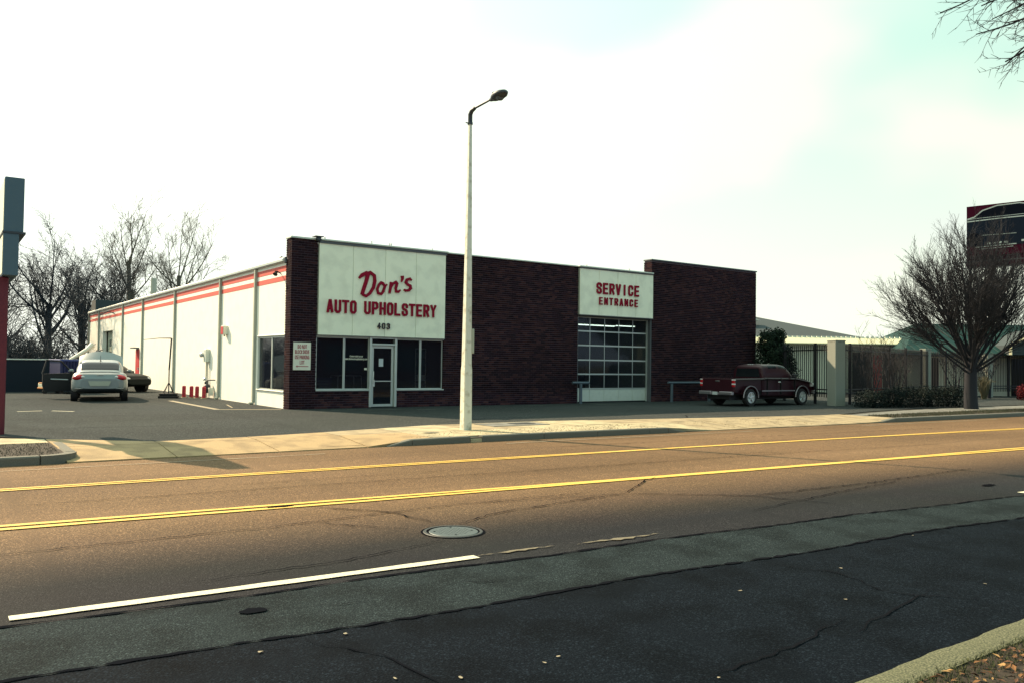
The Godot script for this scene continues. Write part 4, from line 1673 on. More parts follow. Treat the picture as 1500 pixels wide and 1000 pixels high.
func wheel(parent: Node3D, x: float, z: float, r: float, w: float, side: float, spokes: int, rim_mat: Material) -> void:
	var c := Vector3(x, r, z)
	var b := MB.new()
	var ax := Vector3(0, 0, side)
	b.lathe(c, ax, [[.0, -w * .5], [r * .9, -w * .5], [r, -w * .3], [r, w * .3], [r * .93, w * .48], [r * .66, w * .5], [r * .64, w * .34]], 28)
	var ty := part("wheel", b, M.rubber, parent)
	b = MB.new()
	b.lathe(c, ax, [[r * .65, w * .47], [r * .60, w * .48], [r * .57, w * .30], [.0, w * .26]], 28)
	for k in spokes:
		var a := TAU * k / spokes + .3
		var d := Vector3(cos(a), sin(a), 0)
		b.box(c + d * r * .36 + ax * w * .38, Vector3(r * .46, r * .17, w * .14), Basis(d, Vector3(-d.y, d.x, 0), Vector3(0, 0, 1)), .008)
	b.lathe(c, ax, [[r * .17, w * .3], [r * .16, w * .50], [.0, w * .52]], 16)
	part("rim", b, rim_mat, ty)

func pickup() -> void:
	var s := .865
	var t := thing("pickup_truck", "dark maroon extended cab pickup parked in the shade before the brick wall", "pickup truck", Vector3(15.62, 0.0, 3.50), deg_to_rad(-.8))
	t.scale = Vector3.ONE * s
	# flanks with wheel arches
	var out := [Vector2(.10, .60), Vector2(.09, 1.0), Vector2(.12, 1.20), Vector2(.16, 1.235), Vector2(2.14, 1.26), Vector2(2.16, 1.28), Vector2(4.42, 1.27), Vector2(4.9, 1.20), Vector2(5.35, 1.13), Vector2(5.62, 1.05), Vector2(5.74, .92), Vector2(5.78, .62), Vector2(5.72, .50), Vector2(5.36, .50)]
	for k in 13:
		var a := deg_to_rad(8.0 + k * 13.6)
		out.append(Vector2(4.86 + cos(a) * .49, .42 + sin(a) * .47))
	out.append(Vector2(4.36, .42))
	out.append(Vector2(1.72, .44))
	for k in 13:
		var a := deg_to_rad(4.0 + k * 14.0)
		out.append(Vector2(1.22 + cos(a) * .49, .42 + sin(a) * .47))
	out.append(Vector2(.72, .52))
	out.append(Vector2(.30, .56))
	for sd in [-1.0, 1.0]:
		var b := MB.new()
		b.prism(PackedVector2Array(out), Vector3.ZERO, Vector3(1, 0, 0), Vector3(0, 1, 0), .80 * sd, .985 * sd, .055)
		part("body_side", b, M.maroon_paint, t)
		for ax in [1.22, 4.86]:
			b = MB.new()
			var pts := []
			var rs := []
			for k in 15:
				var a := deg_to_rad(-4.0 + k * 13.4)
				pts.append(Vector3(ax + cos(a) * .50, .42 + sin(a) * .485, .975 * sd))
				rs.append(.026)
			b.tube(pts, rs, 6)
			part("arch_trim", b, M.chrome_dull, t)
		b = MB.new()
		b.bb(1.95, 4.28, .66, .71, .982 * sd, .998 * sd, .004)
		part("side_moulding", b, M.chrome_dull, t)
		b = MB.new()
		b.bb(.078, .17, .86, 1.20, sd * .84, sd * .994, .02)
		var tl := part("tail_light", b, M.tail_red, t)
		b = MB.new()
		b.bb(.07, .178, .96, 1.02, sd * .845, sd * 1.0, .01)
		b.bb(.07, .178, 1.145, 1.195, sd * .845, sd * 1.0, .01)
		part("clear_lens", b, M.lamp_clear, tl)
		b = MB.new()
		b.bb(5.60, 5.765, .86, 1.02, sd * .62, sd * .95, .03)
		part("headlight", b, M.lamp_clear, t)
		b = MB.new()
		b.bb(3.95, 4.12, 1.27, 1.47, sd * 1.02, sd * 1.22, .04)
		b.bb(3.98, 4.06, 1.30, 1.34, sd * .9, sd * 1.05)
		part("mirror", b, M.black, t)
		b = MB.new()
		b.bb(3.06, 3.24, 1.05, 1.10, sd * .984, sd * 1.012, .01)
		part("handle", b, M.chrome, t)
		b = MB.new()
		for x in [2.36, 3.30, 4.32]:
			b.bb(x - .008, x + .008, .52, 1.26, sd * .9, sd * .9862)
		part("door_gap", b, M.black, t)
		wheel(t, 1.22, sd * .86, .385, .26, sd, 5, M.alloy)
		wheel(t, 4.86, sd * .86, .385, .26, sd, 5, M.alloy)
	var b := MB.new()
	b.prism(PackedVector2Array([Vector2(2.14, .5), Vector2(2.14, 1.27), Vector2(4.42, 1.30), Vector2(4.9, 1.24), Vector2(5.35, 1.17), Vector2(5.62, 1.08), Vector2(5.76, .92), Vector2(5.80, .55)]), Vector3.ZERO, Vector3(1, 0, 0), Vector3(0, 1, 0), -.82, .82)
	part("hood", b, M.maroon_paint, t)
	b = MB.new()
	b.bb(.2, 5.4, .30, .50, -.62, .62)
	b.bb(.2, 2.14, .5, .72, -.8, .8)
	part("chassis", b, M.black, t)
	b = MB.new()
	b.bb(.095, .17, .62, 1.225, -.82, .82, .02)
	var tg := part("tailgate", b, M.maroon_paint, t)
	b = MB.new()
	b.bb(.085, .10, 1.08, 1.13, -.10, .14, .006)
	part("handle", b, M.chrome, tg)
	b = MB.new()
	b.bb(-.06, .12, .50, .66, -.95, -.22, .03)
	b.bb(-.06, .12, .50, .66, .22, .95, .03)
	b.bb(-.02, .12, .50, .60, -.22, .22, .02)
	var rb := part("rear_bumper", b, M.chrome_dull, t)
	b = MB.new()
	b.bb(-.035, -.022, .50, .64, -.16, .14, .004)
	part("plate", b, M.plate, rb)
	b = MB.new()
	b.bb(5.74, 5.86, .52, .70, -.95, .95, .03)
	part("front_bumper", b, M.chrome_dull, t)
	b = MB.new()
	b.bb(5.77, 5.80, .74, 1.0, -.6, .6, .01)
	part("grille", b, M.black, t)
	# cab
	var cab := loft([[2.16, .80, 1.1, 1.58], [2.19, .85, 1.1, 1.76], [2.34, .87, 1.1, 1.85], [2.8, .88, 1.1, 1.885], [3.5, .88, 1.1, 1.88], [3.82, .88, 1.1, 1.82], [4.10, .88, 1.1, 1.60], [4.40, .88, 1.1, 1.30], [4.45, .87, 1.1, 1.22]], .30, .13, 56, 4,
		[["side_window", 2.52, 3.18, 7, 35], ["side_window", 3.28, 4.12, 7, 35], ["windscreen", 3.84, 4.36, 46, 91]])
	for k in cab:
		part({"body": "cab", "side_window": "side_window", "windscreen": "windscreen"}[k], cab[k], M.maroon_paint if k == "body" else M.car_glass, t)
	b = MB.new()
	b.prism(PackedVector2Array([Vector2(-.70, 1.30), Vector2(.70, 1.30), Vector2(.60, 1.68), Vector2(-.60, 1.68)]), Vector3(2.16, 0, 0), Vector3(0, 0, 1), Vector3(0, 1, 0), .0, .015)
	part("rear_window", b, M.car_glass, t)
	b = MB.new()
	for z in [-.12, 0.0, .12]:
		b.box(Vector3(2.34, 1.86, z), Vector3(.06, .035, .06), Basis.IDENTITY, .01)
	part("cab_light", b, M.lamp_clear, t)

func sedan() -> void:
	var t := thing("silver_sedan", "silver sedan seen from behind with raised hood and open driver door", "car", Vector3(-4.30, 0, -6.75), deg_to_rad(81.0))
	var body := loft([[0, .60, .46, .80], [.05, .78, .40, .94], [.18, .86, .34, 1.01], [.45, .89, .30, 1.04], [.95, .905, .26, 1.03], [2.0, .91, .22, .99], [3.2, .91, .22, .97], [3.7, .90, .24, .80], [4.5, .84, .28, .68], [4.72, .66, .34, .60]], .34, .05, 56, 4, [["valance", -1, .5, -90, -50]])
	part("body", body["body"], M.silver_paint, t)
	if body.has("valance"):
		part("rear_valance", body["valance"], M.steel_dark, t)  # lowest rear cells of the body take the dark valance colour
	var cab := loft([[.40, .70, .9, 1.02], [.62, .74, .9, 1.14], [1.05, .75, .9, 1.345], [1.45, .75, .9, 1.43], [2.1, .75, .9, 1.46], [2.6, .75, .9, 1.41], [3.1, .76, .9, 1.20], [3.5, .78, .9, .98]], .36, .17, 56, 4,
		[["rear_window", .56, 1.16, 33, 91], ["side_window", 1.0, 2.0, 10, 40], ["side_window", 2.06, 2.95, 10, 40], ["windscreen", 2.62, 3.4, 50, 91]])
	for k in cab:
		part("cabin" if k == "body" else k, cab[k], M.silver_paint if k == "body" else M.car_glass, t)
	var b := MB.new()
	for sd in [-1.0, 1.0]:
		b = MB.new()
		b.sg = 3
		blob(b, Vector3(.15, .855, sd * .60), Vector3(.155, .105, .27), Basis.from_euler(Vector3(sd * .15, sd * -.42, 0)))
		var tl := part("tail_light", b, M.tail_red, t)
		b = MB.new()
		b.sg = 3
		blob(b, Vector3(.02, .865, sd * .52), Vector3(.04, .04, .065), Basis.from_euler(Vector3(0, sd * -.35, 0)))
		part("clear_lens", b, M.lamp_clear, tl)
		b = MB.new()
		b.bb(-.0, .1, .45, .475, sd * .50, sd * .76, .01)
		part("bumper_crease", b, M.chrome, t)
		for x in [.95, 3.72]:
			wheel(t, x, sd * .79, .325, .22, sd, 6, M.alloy)
			b = MB.new()
			b.lathe(Vector3(x, .33, sd * .70), Vector3(0, 0, sd), [[.0, .19], [.395, .205], [.40, .0], [.0, .0]], 26)
			part("wheel_arch", b, M.black, t)
		b = MB.new()
		b.bb(2.85, 3.02, .98, 1.10, sd * .90, sd * 1.08, .04)
		part("mirror", b, M.silver_paint, t)
	b = MB.new()
	b.prism(PackedVector2Array([Vector2(-.36, .72), Vector2(.36, .72), Vector2(.29, .55), Vector2(-.29, .55)]), Vector3(-.012, 0, 0), Vector3(0, 0, 1), Vector3(0, 1, 0), .0, .03)
	var rc := part("plate_recess", b, M.pilaster, t)
	b = MB.new()
	b.bb(-.032, -.013, .575, .70, -.15, .15, .004)
	part("plate", b, M.plate, rc)
	b = MB.new()
	b.tube([Vector3(.09, 1.015, -.62), Vector3(.05, 1.035, -.3), Vector3(.04, 1.04, .3), Vector3(.09, 1.015, .62)], [.018, .022, .022, .018], 8)
	part("trunk_lip", b, M.silver_paint, t)
	b = MB.new()
	b.bb(-.005, .03, .94, .955, -.10, .10, .004)
	part("badge", b, M.chrome, t)
	b = MB.new()
	b.tube([Vector3(1.35, 1.43, 0), Vector3(1.25, 1.62, 0)], [.010, .005], 6)
	b.box(Vector3(1.35, 1.43, 0), Vector3(.10, .03, .05), Basis.IDENTITY, .01)
	part("antenna", b, M.black, t)
	# raised hood: a curved lid hinged at the windscreen
	b = MB.new()
	b.sg = 4
	for i in 8:
		for k in 12:
			var q := []
			for c in [[0, 0], [1, 0], [1, 1], [0, 1]]:
				var u: float = (i + c[0]) / 8.0
				var v: float = (k + c[1]) / 12.0 * 2 - 1
				var up := 1.0 + .78 * u
				q.append(Vector3(3.45 + .72 * u + .10 * u * u, up - .16 * v * v * (.35 + u * .9), v * (.80 - .05 * u)))
			b.quad(q[0], q[1], q[2], q[3], Vector3(-1, .6, 0))
			var o := Vector3(.03, -.02, 0)
			b.quad(q[0] + o, q[1] + o, q[2] + o, q[3] + o, Vector3(1, -.6, 0))
	part("hood", b, M.silver_paint, t)
	# open driver door, left side
	var hinge := Vector3(2.95, 0, -.90)
	var ang := deg_to_rad(68.0)
	var dx := Vector3(-cos(ang), 0, -sin(ang))
	b = MB.new()
	b.prism(PackedVector2Array([Vector2(0, .30), Vector2(1.0, .26), Vector2(1.08, .5), Vector2(1.08, .92), Vector2(0, .96)]), hinge, dx, Vector3.UP, -.05, .05, .03)
	var dr := part("door", b, M.black, t)
	b = MB.new()
	b.tube([hinge + dx * .05 + Vector3.UP * .95, hinge + dx * .45 + Vector3.UP * 1.38, hinge + dx * .95 + Vector3.UP * 1.42, hinge + dx * 1.08 + Vector3.UP * .92], [.03, .03, .03, .03], 6)
	part("window_frame", b, M.black, dr)
	b = MB.new()
	b.bar(hinge + dx * .2 + Vector3(-.06, .70, 0), hinge + dx * .8 + Vector3(-.06, .72, 0), .03, 8)
	part("arm_rest", b, M.steel, dr)

func blob(b: MB, c: Vector3, r: Vector3, bs: Basis) -> void:
	for i in 8:
		for k in 14:
			var q := []
			for e in [[0, 0], [1, 0], [1, 1], [0, 1]]:
				var th: float = PI * (i + e[0]) / 8.0
				var ph: float = TAU * (k + e[1]) / 14.0
				q.append(c + bs * (Vector3(sin(th) * cos(ph), cos(th), sin(th) * sin(ph)) * r))
			b.quad(q[0], q[1], q[2], q[3], (q[0] + q[1] + q[2] + q[3]) * .25 - c)

func coupe() -> void:
	var t := thing("dark_coupe", "dark grey green coupe parked nose out between sedan and white wall", "car", Vector3(-3.55, 0, -16.6), deg_to_rad(-38.0))
	t.position = Vector3(-2.38, 0, -17.0)
	t.rotation.y = deg_to_rad(-60.0)
	var body := loft([[-2.1, .55, .5, .75], [-2.0, .75, .36, .86], [-1.6, .84, .26, .92], [-.6, .86, .22, .90], [.6, .86, .22, .86], [1.4, .85, .24, .83], [1.85, .78, .28, .74], [2.05, .6, .36, .60]], .42, .05, 48, 4, [])
	part("body", body["body"], M.green_grey_paint, t)
	var cab := loft([[-1.7, .62, .8, .90], [-1.2, .66, .8, 1.12], [-.7, .68, .8, 1.28], [-.1, .68, .8, 1.32], [.4, .68, .8, 1.19], [.9, .72, .8, .86]], .42, .2, 48, 4,
		[["side_window", -1.0, -.12, 12, 42], ["side_window", -.04, .66, 12, 42], ["windscreen", .2, .82, 46, 91], ["rear_window", -1.6, -.9, 46, 91]])
	for k in cab:
		part("cabin" if k == "body" else k, cab[k], M.green_grey_paint if k == "body" else M.car_glass, t)
	for sd in [-1.0, 1.0]:
		var b := MB.new()
		b.sg = 3
		blob(b, Vector3(1.90, .62, sd * .56), Vector3(.12, .06, .13), Basis.from_euler(Vector3(0, sd * .5, 0)))
		part("headlight", b, M.lamp_clear, t)
		for x in [-1.25, 1.25]:
			wheel(t, x, sd * .75, .31, .2, sd, 5, M.alloy)
			b = MB.new()
			b.lathe(Vector3(x, .31, sd * .66), Vector3(0, 0, sd), [[.0, .18], [.37, .195], [.38, .0], [.0, .0]], 24)
			part("wheel_arch", b, M.black, t)
		b = MB.new()
		b.bb(.42, .55, .84, .95, sd * .78, sd * .96, .03)
		part("mirror", b, M.door_red if sd > 0 else M.black, t)

# ---------------------------------------------------------------- trees
class Twigs:
	var v := PackedVector3Array()
	var nrm := PackedVector3Array()
	var idx := PackedInt32Array()
	func limb(pts: Array, r0: float, r1: float, sides: int) -> void:
		var base := v.size()
		var n := pts.size()
		var side := Vector3.ZERO
		for i in n:
			var d: Vector3 = (pts[mini(i + 1, n - 1)] - pts[maxi(i - 1, 0)]).normalized()
			if i == 0:
				side = d.cross(Vector3(0.31, 0.2, 0.93)).normalized()
			else:
				side = (side - d * side.dot(d)).normalized()
			var up := d.cross(side)
			var r := lerpf(r0, r1, float(i) / (n - 1))
			for k in sides:
				var a := TAU * k / sides
				var q := side * cos(a) + up * sin(a)
				v.append(pts[i] + q * r)
				nrm.append(q)
		for i in n - 1:
			for k in sides:
				var a := base + i * sides + k
				var b := base + i * sides + (k + 1) % sides
				idx.append_array(PackedInt32Array([a, a + sides, b, b, a + sides, b + sides]))
	func mesh() -> ArrayMesh:
		var ar := []
		ar.resize(Mesh.ARRAY_MAX)
		ar[Mesh.ARRAY_VERTEX] = v
		ar[Mesh.ARRAY_NORMAL] = nrm
		ar[Mesh.ARRAY_INDEX] = idx
		var m := ArrayMesh.new()
		m.add_surface_from_arrays(Mesh.PRIMITIVE_TRIANGLES, ar)
		return m

# lv: one entry per level of branching: [children, length ratio, spread in degrees, from, to, wobble, upward pull, segments]
func grow(t: Twigs, p: Vector3, d: Vector3, length: float, r: float, level: int, lv: Array, thin: float) -> void:
	var L: Array = lv[level]
	var segs: int = L[7]
	var pts := [p]
	var dir := d
	for i in segs:
		dir = (dir + Vector3(rng.randf_range(-1, 1), rng.randf_range(-1, 1), rng.randf_range(-1, 1)) * L[5] + Vector3.UP * L[6]).normalized()
		pts.append(pts[-1] + dir * length / segs)
	var sides := 7 if level == 0 else (5 if level == 1 else 3)
	t.limb(pts, r, r * ((.24 if level == 0 else .42) if level < lv.size() - 1 else .3), sides)
	if level + 1 >= lv.size():
		return
	var N: Array = lv[level + 1]
	var n: int = maxi(1, int(N[0] * rng.randf_range(.8, 1.2)))
	for i in n:
		var f := lerpf(N[3], N[4], (i + rng.randf()) / n)
		var at := f * segs
		var k := mini(int(at), segs - 1)
		var q: Vector3 = pts[k].lerp(pts[k + 1], at - k)
		var along: Vector3 = (pts[k + 1] - pts[k]).normalized()
		var side := along.cross(Vector3(rng.randf_range(-1, 1), rng.randf_range(-1, 1), rng.randf_range(-1, 1))).normalized()
		var ang := deg_to_rad(N[2] * rng.randf_range(.6, 1.3))
		var nd := (along * cos(ang) + side * sin(ang)).normalized()
		grow(t, q, nd, length * N[1] * rng.randf_range(.65, 1.15) * (1.15 - .45 * f), maxf(thin, r * lerpf(1.0, .5, f) * .46), level + 1, lv, thin)

var limb_sector := [0.0, TAU]
var domed := false
func bare_tree(called: String, label: String, at: Vector3, seed_: int, trunk_h: float, trunk_r: float, lv: Array, thin: float, m: Material, group := "", lean := Vector3.UP, limb := .42) -> Node3D:
	rng.seed = seed_
	var o := thing(called, label, "tree", at, 0.0, group)
	var t := Twigs.new()
	var pts := []
	var n := 6
	var p := Vector3(0, -.1, 0)
	var d := lean.normalized()
	for i in n + 1:
		pts.append(p)
		p += d * trunk_h / n + Vector3(rng.randf_range(-1, 1), 0, rng.randf_range(-1, 1)) * trunk_r * .12
	t.limb([pts[0], pts[0].lerp(pts[1], .35)], trunk_r * 1.25, trunk_r * 1.05, 9)
	t.limb([pts[0].lerp(pts[1], .35)] + pts.slice(1), trunk_r * 1.05, trunk_r * .78, 9)
	obj("trunk", t.mesh(), m, o)
	t = Twigs.new()
	var L: Array = lv[0]
	for i in int(L[0]):
		var f := lerpf(L[3], L[4], (i + rng.randf()) / L[0])
		var k := mini(int(f * n), n - 1)
		var q: Vector3 = pts[k].lerp(pts[k + 1], f * n - k)
		var span := 0.0
		var az: float = TAU * (i * .382 + rng.randf() * .08)
		if limb_sector[1] < 6.0:
			az = limb_sector[0] + (rng.randf() - .5) * limb_sector[1]
			span = rng.randf_range(.72, 1.08)
		var share := rng.randf_range(.35, 1.15) if i else .1
		if span > 0.0:
			share = span
		if domed:
			share = sqrt(rng.randf_range(.01, 1.0))
		var ang := deg_to_rad(L[2] * share)
		var nd := (Vector3.UP * cos(ang) + Vector3(cos(az), 0, sin(az)) * sin(ang)).normalized()
		grow(t, q, nd, L[1] * (rng.randf_range(.8, 1.15) if not domed else rng.randf_range(.85, 1.05) * (1.16 - .28 * share)), trunk_r * limb * rng.randf_range(.75, 1.25), 0, lv, thin)
	obj("crown", t.mesh(), m, o)
	return o

func leaf_mass(centre: Vector3, r: Vector3, count: int, size: float, tones: Array, clump := 1.0) -> ArrayMesh:
	var v := PackedVector3Array()
	var nr := PackedVector3Array()
	var cl := PackedColorArray()
	for i in count:
		var d := Vector3(rng.randf_range(-1, 1), rng.randf_range(-1, 1), rng.randf_range(-1, 1)).normalized()
		var lump := 1.0 + clump * .35 * soft.get_noise_3d(d.x * 45 + centre.x * 9, d.y * 45, d.z * 45 + centre.z * 9)
		var p := centre + d * r * lump * pow(rng.randf(), .22)
		if p.y < .02:
			continue
		var n := (d + Vector3(rng.randf_range(-1, 1), rng.randf_range(-1, 1), rng.randf_range(-1, 1)) * .8).normalized()
		var a := n.cross(Vector3(rng.randf_range(-1, 1), rng.randf_range(-1, 1), .3)).normalized() * size * rng.randf_range(.6, 1.3)
		var b := n.cross(a).normalized() * size * .5
		v.append_array(PackedVector3Array([p - a, p + b, p + a, p - a, p + a, p - b]))
		var c: Color = tones[rng.randi_range(0, tones.size() - 1)]
		for k in 6:
			nr.append(n)
			cl.append(c)
	var ar := []
	ar.resize(Mesh.ARRAY_MAX)
	ar[Mesh.ARRAY_VERTEX] = v
	ar[Mesh.ARRAY_NORMAL] = nr
	ar[Mesh.ARRAY_COLOR] = cl
	var m := ArrayMesh.new()
	m.add_surface_from_arrays(Mesh.PRIMITIVE_TRIANGLES, ar)
	return m

func make_trees() -> void:
	# [children, length (first) or ratio, spread, from, to, wobble, upward pull, segments]
	var oak := [[13, 4.6, 62, .34, 1.0, .13, .07, 7], [7, .55, 46, .2, 1.0, .15, .05, 5], [7, .55, 44, .2, 1.0, .16, .04, 4], [7, .55, 42, .2, 1.0, .16, .02, 2]]
	bare_tree("bare_tree", "tall dark bare tree behind the slate wall at the far left", Vector3(-2.7, 0, -38.5), 41, 5.2, .24, oak, .010, M.bark_far, "bare trees behind the lot", Vector3.UP, .34)
	var tall := [[12, 5.6, 44, .40, 1.0, .10, .09, 7], [7, .52, 38, .25, 1.0, .13, .07, 5], [7, .52, 38, .2, 1.0, .15, .05, 4], [8, .5, 38, .2, 1.0, .16, .03, 2]]
	bare_tree("bare_tree", "tallest bare tree rising left of the roof flue", Vector3(6.1, 0, -58), 57, 10.6, .24, tall, .010, M.bark_pale, "bare trees behind the lot", Vector3(-.05, 1, 0), .34)
	bare_tree("bare_tree", "tall bare tree with fanned crown right of the roof flue", Vector3(9.6, 0, -56), 63, 9.4, .22, tall, .010, M.bark_pale, "bare trees behind the lot", Vector3.UP, .34)
	var bushy := [[16, 3.8, 56, .15, 1.0, .13, .07, 6], [7, .55, 44, .2, 1.0, .15, .05, 4], [6, .55, 42, .2, 1.0, .16, .04, 3], [4, .55, 42, .2, 1.0, .16, .02, 2]]
	var spots := [[-7.5, -37, .95], [-5.6, -43, 1.0], [.6, -49, 1.2], [3.2, -50, 1.25], [2.0, -58, 1.35], [6.4, -68, 1.35], [10.5, -66, 1.2], [14.5, -66, 1.15], [18, -64, 1.05]]
	var labs := ["low tangled bare tree nearest the red sign post", "dark bushy bare tree between the sign post and tallest left tree", "dark bushy bare tree just right of the tall left tree", "dense dark bare tree over the dumpster and silver sedan", "dense bare tree rising above the far end of the white wall", "bushy bare tree low behind the tallest tree", "bushy bare tree low between the two tall trees", "small bare tree just above the white wall roof right of the tall trees", "smallest bare tree top showing above the roof near the vent pipe"]
	for i in spots.size():
		var q: Array = spots[i]
		var lv := bushy.duplicate(true)
		lv[0][1] *= q[2]
		bare_tree("bushy_tree", labs[i], Vector3(q[0], 0, q[1]), 100 + i * 7, 5.0 * q[2], .15 * q[2], lv, .011, M.bark_far, "bushy bare trees behind the lot", Vector3.UP, .36)
	# undergrowth along the wood's edge: nobody could count it
	rng.seed = 9
	var t := Twigs.new()
	for i in 420:
		var p := Vector3(rng.randf_range(-14, -2.2), 0, rng.randf_range(-48, -30))
		var d := Vector3(rng.randf_range(-.5, .5), 1, rng.randf_range(-.5, .5)).normalized()
		grow(t, p, d, rng.randf_range(1.6, 3.4), .03, 0, [[1, 1, 0, 0, 1, .18, .03, 4], [8, .5, 45, .1, 1, .2, .03, 3], [4, .5, 45, .2, 1, .2, .02, 2]], .016)
	var br := obj("undergrowth", t.mesh(), M.bark_far)
	tag(br, "dark leafless brush along the foot of the trees behind the slate wall", "brush", "", "stuff")

	# street tree at the right: short trunk, a vase of long straight limbs
	var vase := [[36, 4.2, 62, .62, 1.0, .045, .055, 8], [15, .46, 30, .28, .97, .08, .05, 5], [9, .50, 26, .15, 1.0, .09, .06, 4], [5, .5, 30, .2, 1.0, .12, .04, 2]]
	domed = true
	bare_tree("street_tree", "large bare vase shaped tree with thick trunk in the right verge", Vector3(23.9, 0, 9.07), 77, 2.15, .25, vase, .0055, M.bark, "", Vector3.UP, .21)
	domed = false
	# slender clumps in front of and behind the fence
	var clump := [[9, 2.5, 34, .02, .3, .08, .08, 6], [6, .45, 34, .3, 1.0, .12, .06, 4], [4, .45, 36, .2, 1.0, .14, .04, 2]]
	bare_tree("bare_shrub", "thin bare many stemmed shrub in front of the fence right of first pillar", Vector3(22.2, 0, 5.9), 83, .5, .05, clump, .007, M.twig, "bare shrubs along the fence")
	bare_tree("bare_shrub", "spreading bare shrub between the first and second pillars", Vector3(25.0, 0, 5.4), 85, .5, .05, clump, .007, M.twig, "bare shrubs along the fence")
	var crape := [[5, 1.9, 26, .02, .25, .10, .08, 6], [5, .5, 34, .5, 1.0, .14, .06, 4], [5, .5, 36, .3, 1.0, .14, .04, 3]]
	bare_tree("crape_myrtle", "knobbly bare crape myrtle just right of the second pillar", Vector3(35.6, 0, 2.6), 87, .6, .11, crape, .014, M.bark, "pruned small trees behind the hedge")
	bare_tree("crape_myrtle", "knobbly bare crape myrtle left of the big tree trunk", Vector3(37.6, 0, 3.4), 89, .6, .12, crape, .014, M.bark, "pruned small trees behind the hedge")
	# the tree whose lowest branches hang into the top right corner stands beside the camera
	var near := [[150, 4.0, 84, .64, 1.0, .06, -.005, 8], [17, .40, 40, .25, 1.0, .10, .02, 5], [10, .45, 42, .15, 1.0, .14, .03, 4], [4, .45, 42, .2, 1.0, .18, .02, 3]]
	limb_sector = [PI + .35, 2.2]
	bare_tree("overhanging_tree", "bare branches hanging into the top right corner of the picture", Vector3(3.6, 0, 24.45), 91, 8.1, .19, near, .0042, M.bark_near, "", Vector3.UP, .36)
	limb_sector = [0.0, TAU]
	# evergreen at the building's corner
	rng.seed = 33
	var ev := thing("evergreen_bush", "tall dark evergreen bush at the right end of the brick wall", "bush", Vector3(22.95, 0, .55))
	var tn := [Color(.010, .020, .014), Color(.016, .030, .019), Color(.007, .014, .011), Color(.022, .036, .021)]
	var l := leaf_mass(Vector3(0, 1.45, 0), Vector3(.85, 1.5, .85), 9000, .06, tn, 1.5)
	obj("foliage", l, M.evergreen, ev)
	for q in [[-.35, 2.75, .0, .42], [.25, 2.9, .1, .34], [.55, 2.0, .2, .5], [.62, 1.2, .35, .55]]:
		obj("foliage_clump", leaf_mass(Vector3(q[0], q[1], q[2]), Vector3(q[3], q[3] * 1.2, q[3]), 1500, .06, tn, 1.6), M.evergreen, ev)
	t = Twigs.new()
	t.limb([Vector3.ZERO, Vector3(.05, 1.4, 0), Vector3(0, 2.7, 0)], .09, .03, 6)
	obj("trunk", t.mesh(), M.bark, ev)
	# hedge in front of the fence
	var hd := [[19.9, 6.75, 1.0, .50, "leftmost low dark hedge mound beside the first pillar"], [21.4, 7.0, 1.1, .62, "second low dark hedge mound below the fence"], [23.0, 7.3, 1.1, .60, "third low dark hedge mound below the bare shrubs"], [24.4, 7.6, 1.1, .66, "rightmost low dark hedge mound beside the tree trunk"]]
	for h in hd:
		var o := thing("hedge", h[4], "hedge", Vector3(h[0] + 1.1, 0, h[1]), 0.0, "low hedge along the right sidewalk")
		obj("foliage", leaf_mass(Vector3(0, h[3] * .45, 0), Vector3(h[2], h[3], .65), 5200, .035, [Color(.007, .013, .012), Color(.011, .018, .015), Color(.006, .010, .010)], 1.3), M.evergreen, o)
	var rd := thing("red_shrub", "small red leaved shrub at the right edge beyond the fence", "shrub", Vector3(36.9, 0, 5.6))
	obj("foliage", leaf_mass(Vector3(0, .35, 0), Vector3(.55, .5, .5), 1800, .05, [Color(.07, .005, .010), Color(.03, .003, .006), Color(.12, .008, .014)]), M.evergreen, rd)
	# tall dry grass by the second pillar
	var tg := Twigs.new()
	for i in 170:
		var a := rng.randf() * TAU
		var s := rng.randf_range(.05, .75)
		tg.limb([Vector3(cos(a) * .1, 0, sin(a) * .1), Vector3(cos(a) * s * .5, .9, sin(a) * s * .5), Vector3(cos(a) * s, 1.25 - s * .5, sin(a) * s)], .008, .003, 3)
	var dg := obj("dry_grass_clump", tg.mesh(), M.dry_grass)
	dg.position = Vector3(36.0, 0, 3.9)
	tag(dg, "pale tuft of tall dry grass behind the hedge", "grass tuft")

	# ground cover
	scatter_grass("verge_grass", "dark grass in the verge at the left edge of the driveway", -13, -7.4, 8.35, 10.4, 5200, .03, [Color(.022, .032, .026), Color(.035, .045, .03), Color(.06, .06, .035)], .0)
	scatter_grass("tree_verge_grass", "patchy grass in the verge under the large bare tree", 15.4, 32, 9.85, 10.9, 5200, .06, [Color(.05, .06, .03), Color(.08, .07, .04), Color(.03, .04, .02)], .0)
	scatter_grass("corner_grass", "short green grass at the bottom right kerb", -7.0, -1.5, 22.78, 23.9, 7000, .022, [Color(.04, .055, .02), Color(.09, .10, .035), Color(.022, .03, .016)], .006)
	rng.seed = 71
	var lm := MB.new()
	for k in 3:
		var w: float = [.0, .5, .0][k]
	lm.tri(Vector3(-.5, 0, 0), Vector3(0, .10, .26), Vector3(.0, .02, 0), Vector3.UP)
	lm.tri(Vector3(-.5, 0, 0), Vector3(0, .02, 0), Vector3(.0, .12, -.26), Vector3.UP)
	lm.tri(Vector3(.5, .05, 0), Vector3(0, .10, .26), Vector3(.0, .02, 0), Vector3.UP)
	lm.tri(Vector3(.5, .05, 0), Vector3(0, .02, 0), Vector3(.0, .12, -.26), Vector3.UP)
	var mm := MultiMesh.new()
	mm.transform_format = MultiMesh.TRANSFORM_3D
	mm.use_colors = true
	mm.mesh = lm.done()
	mm.instance_count = 3600
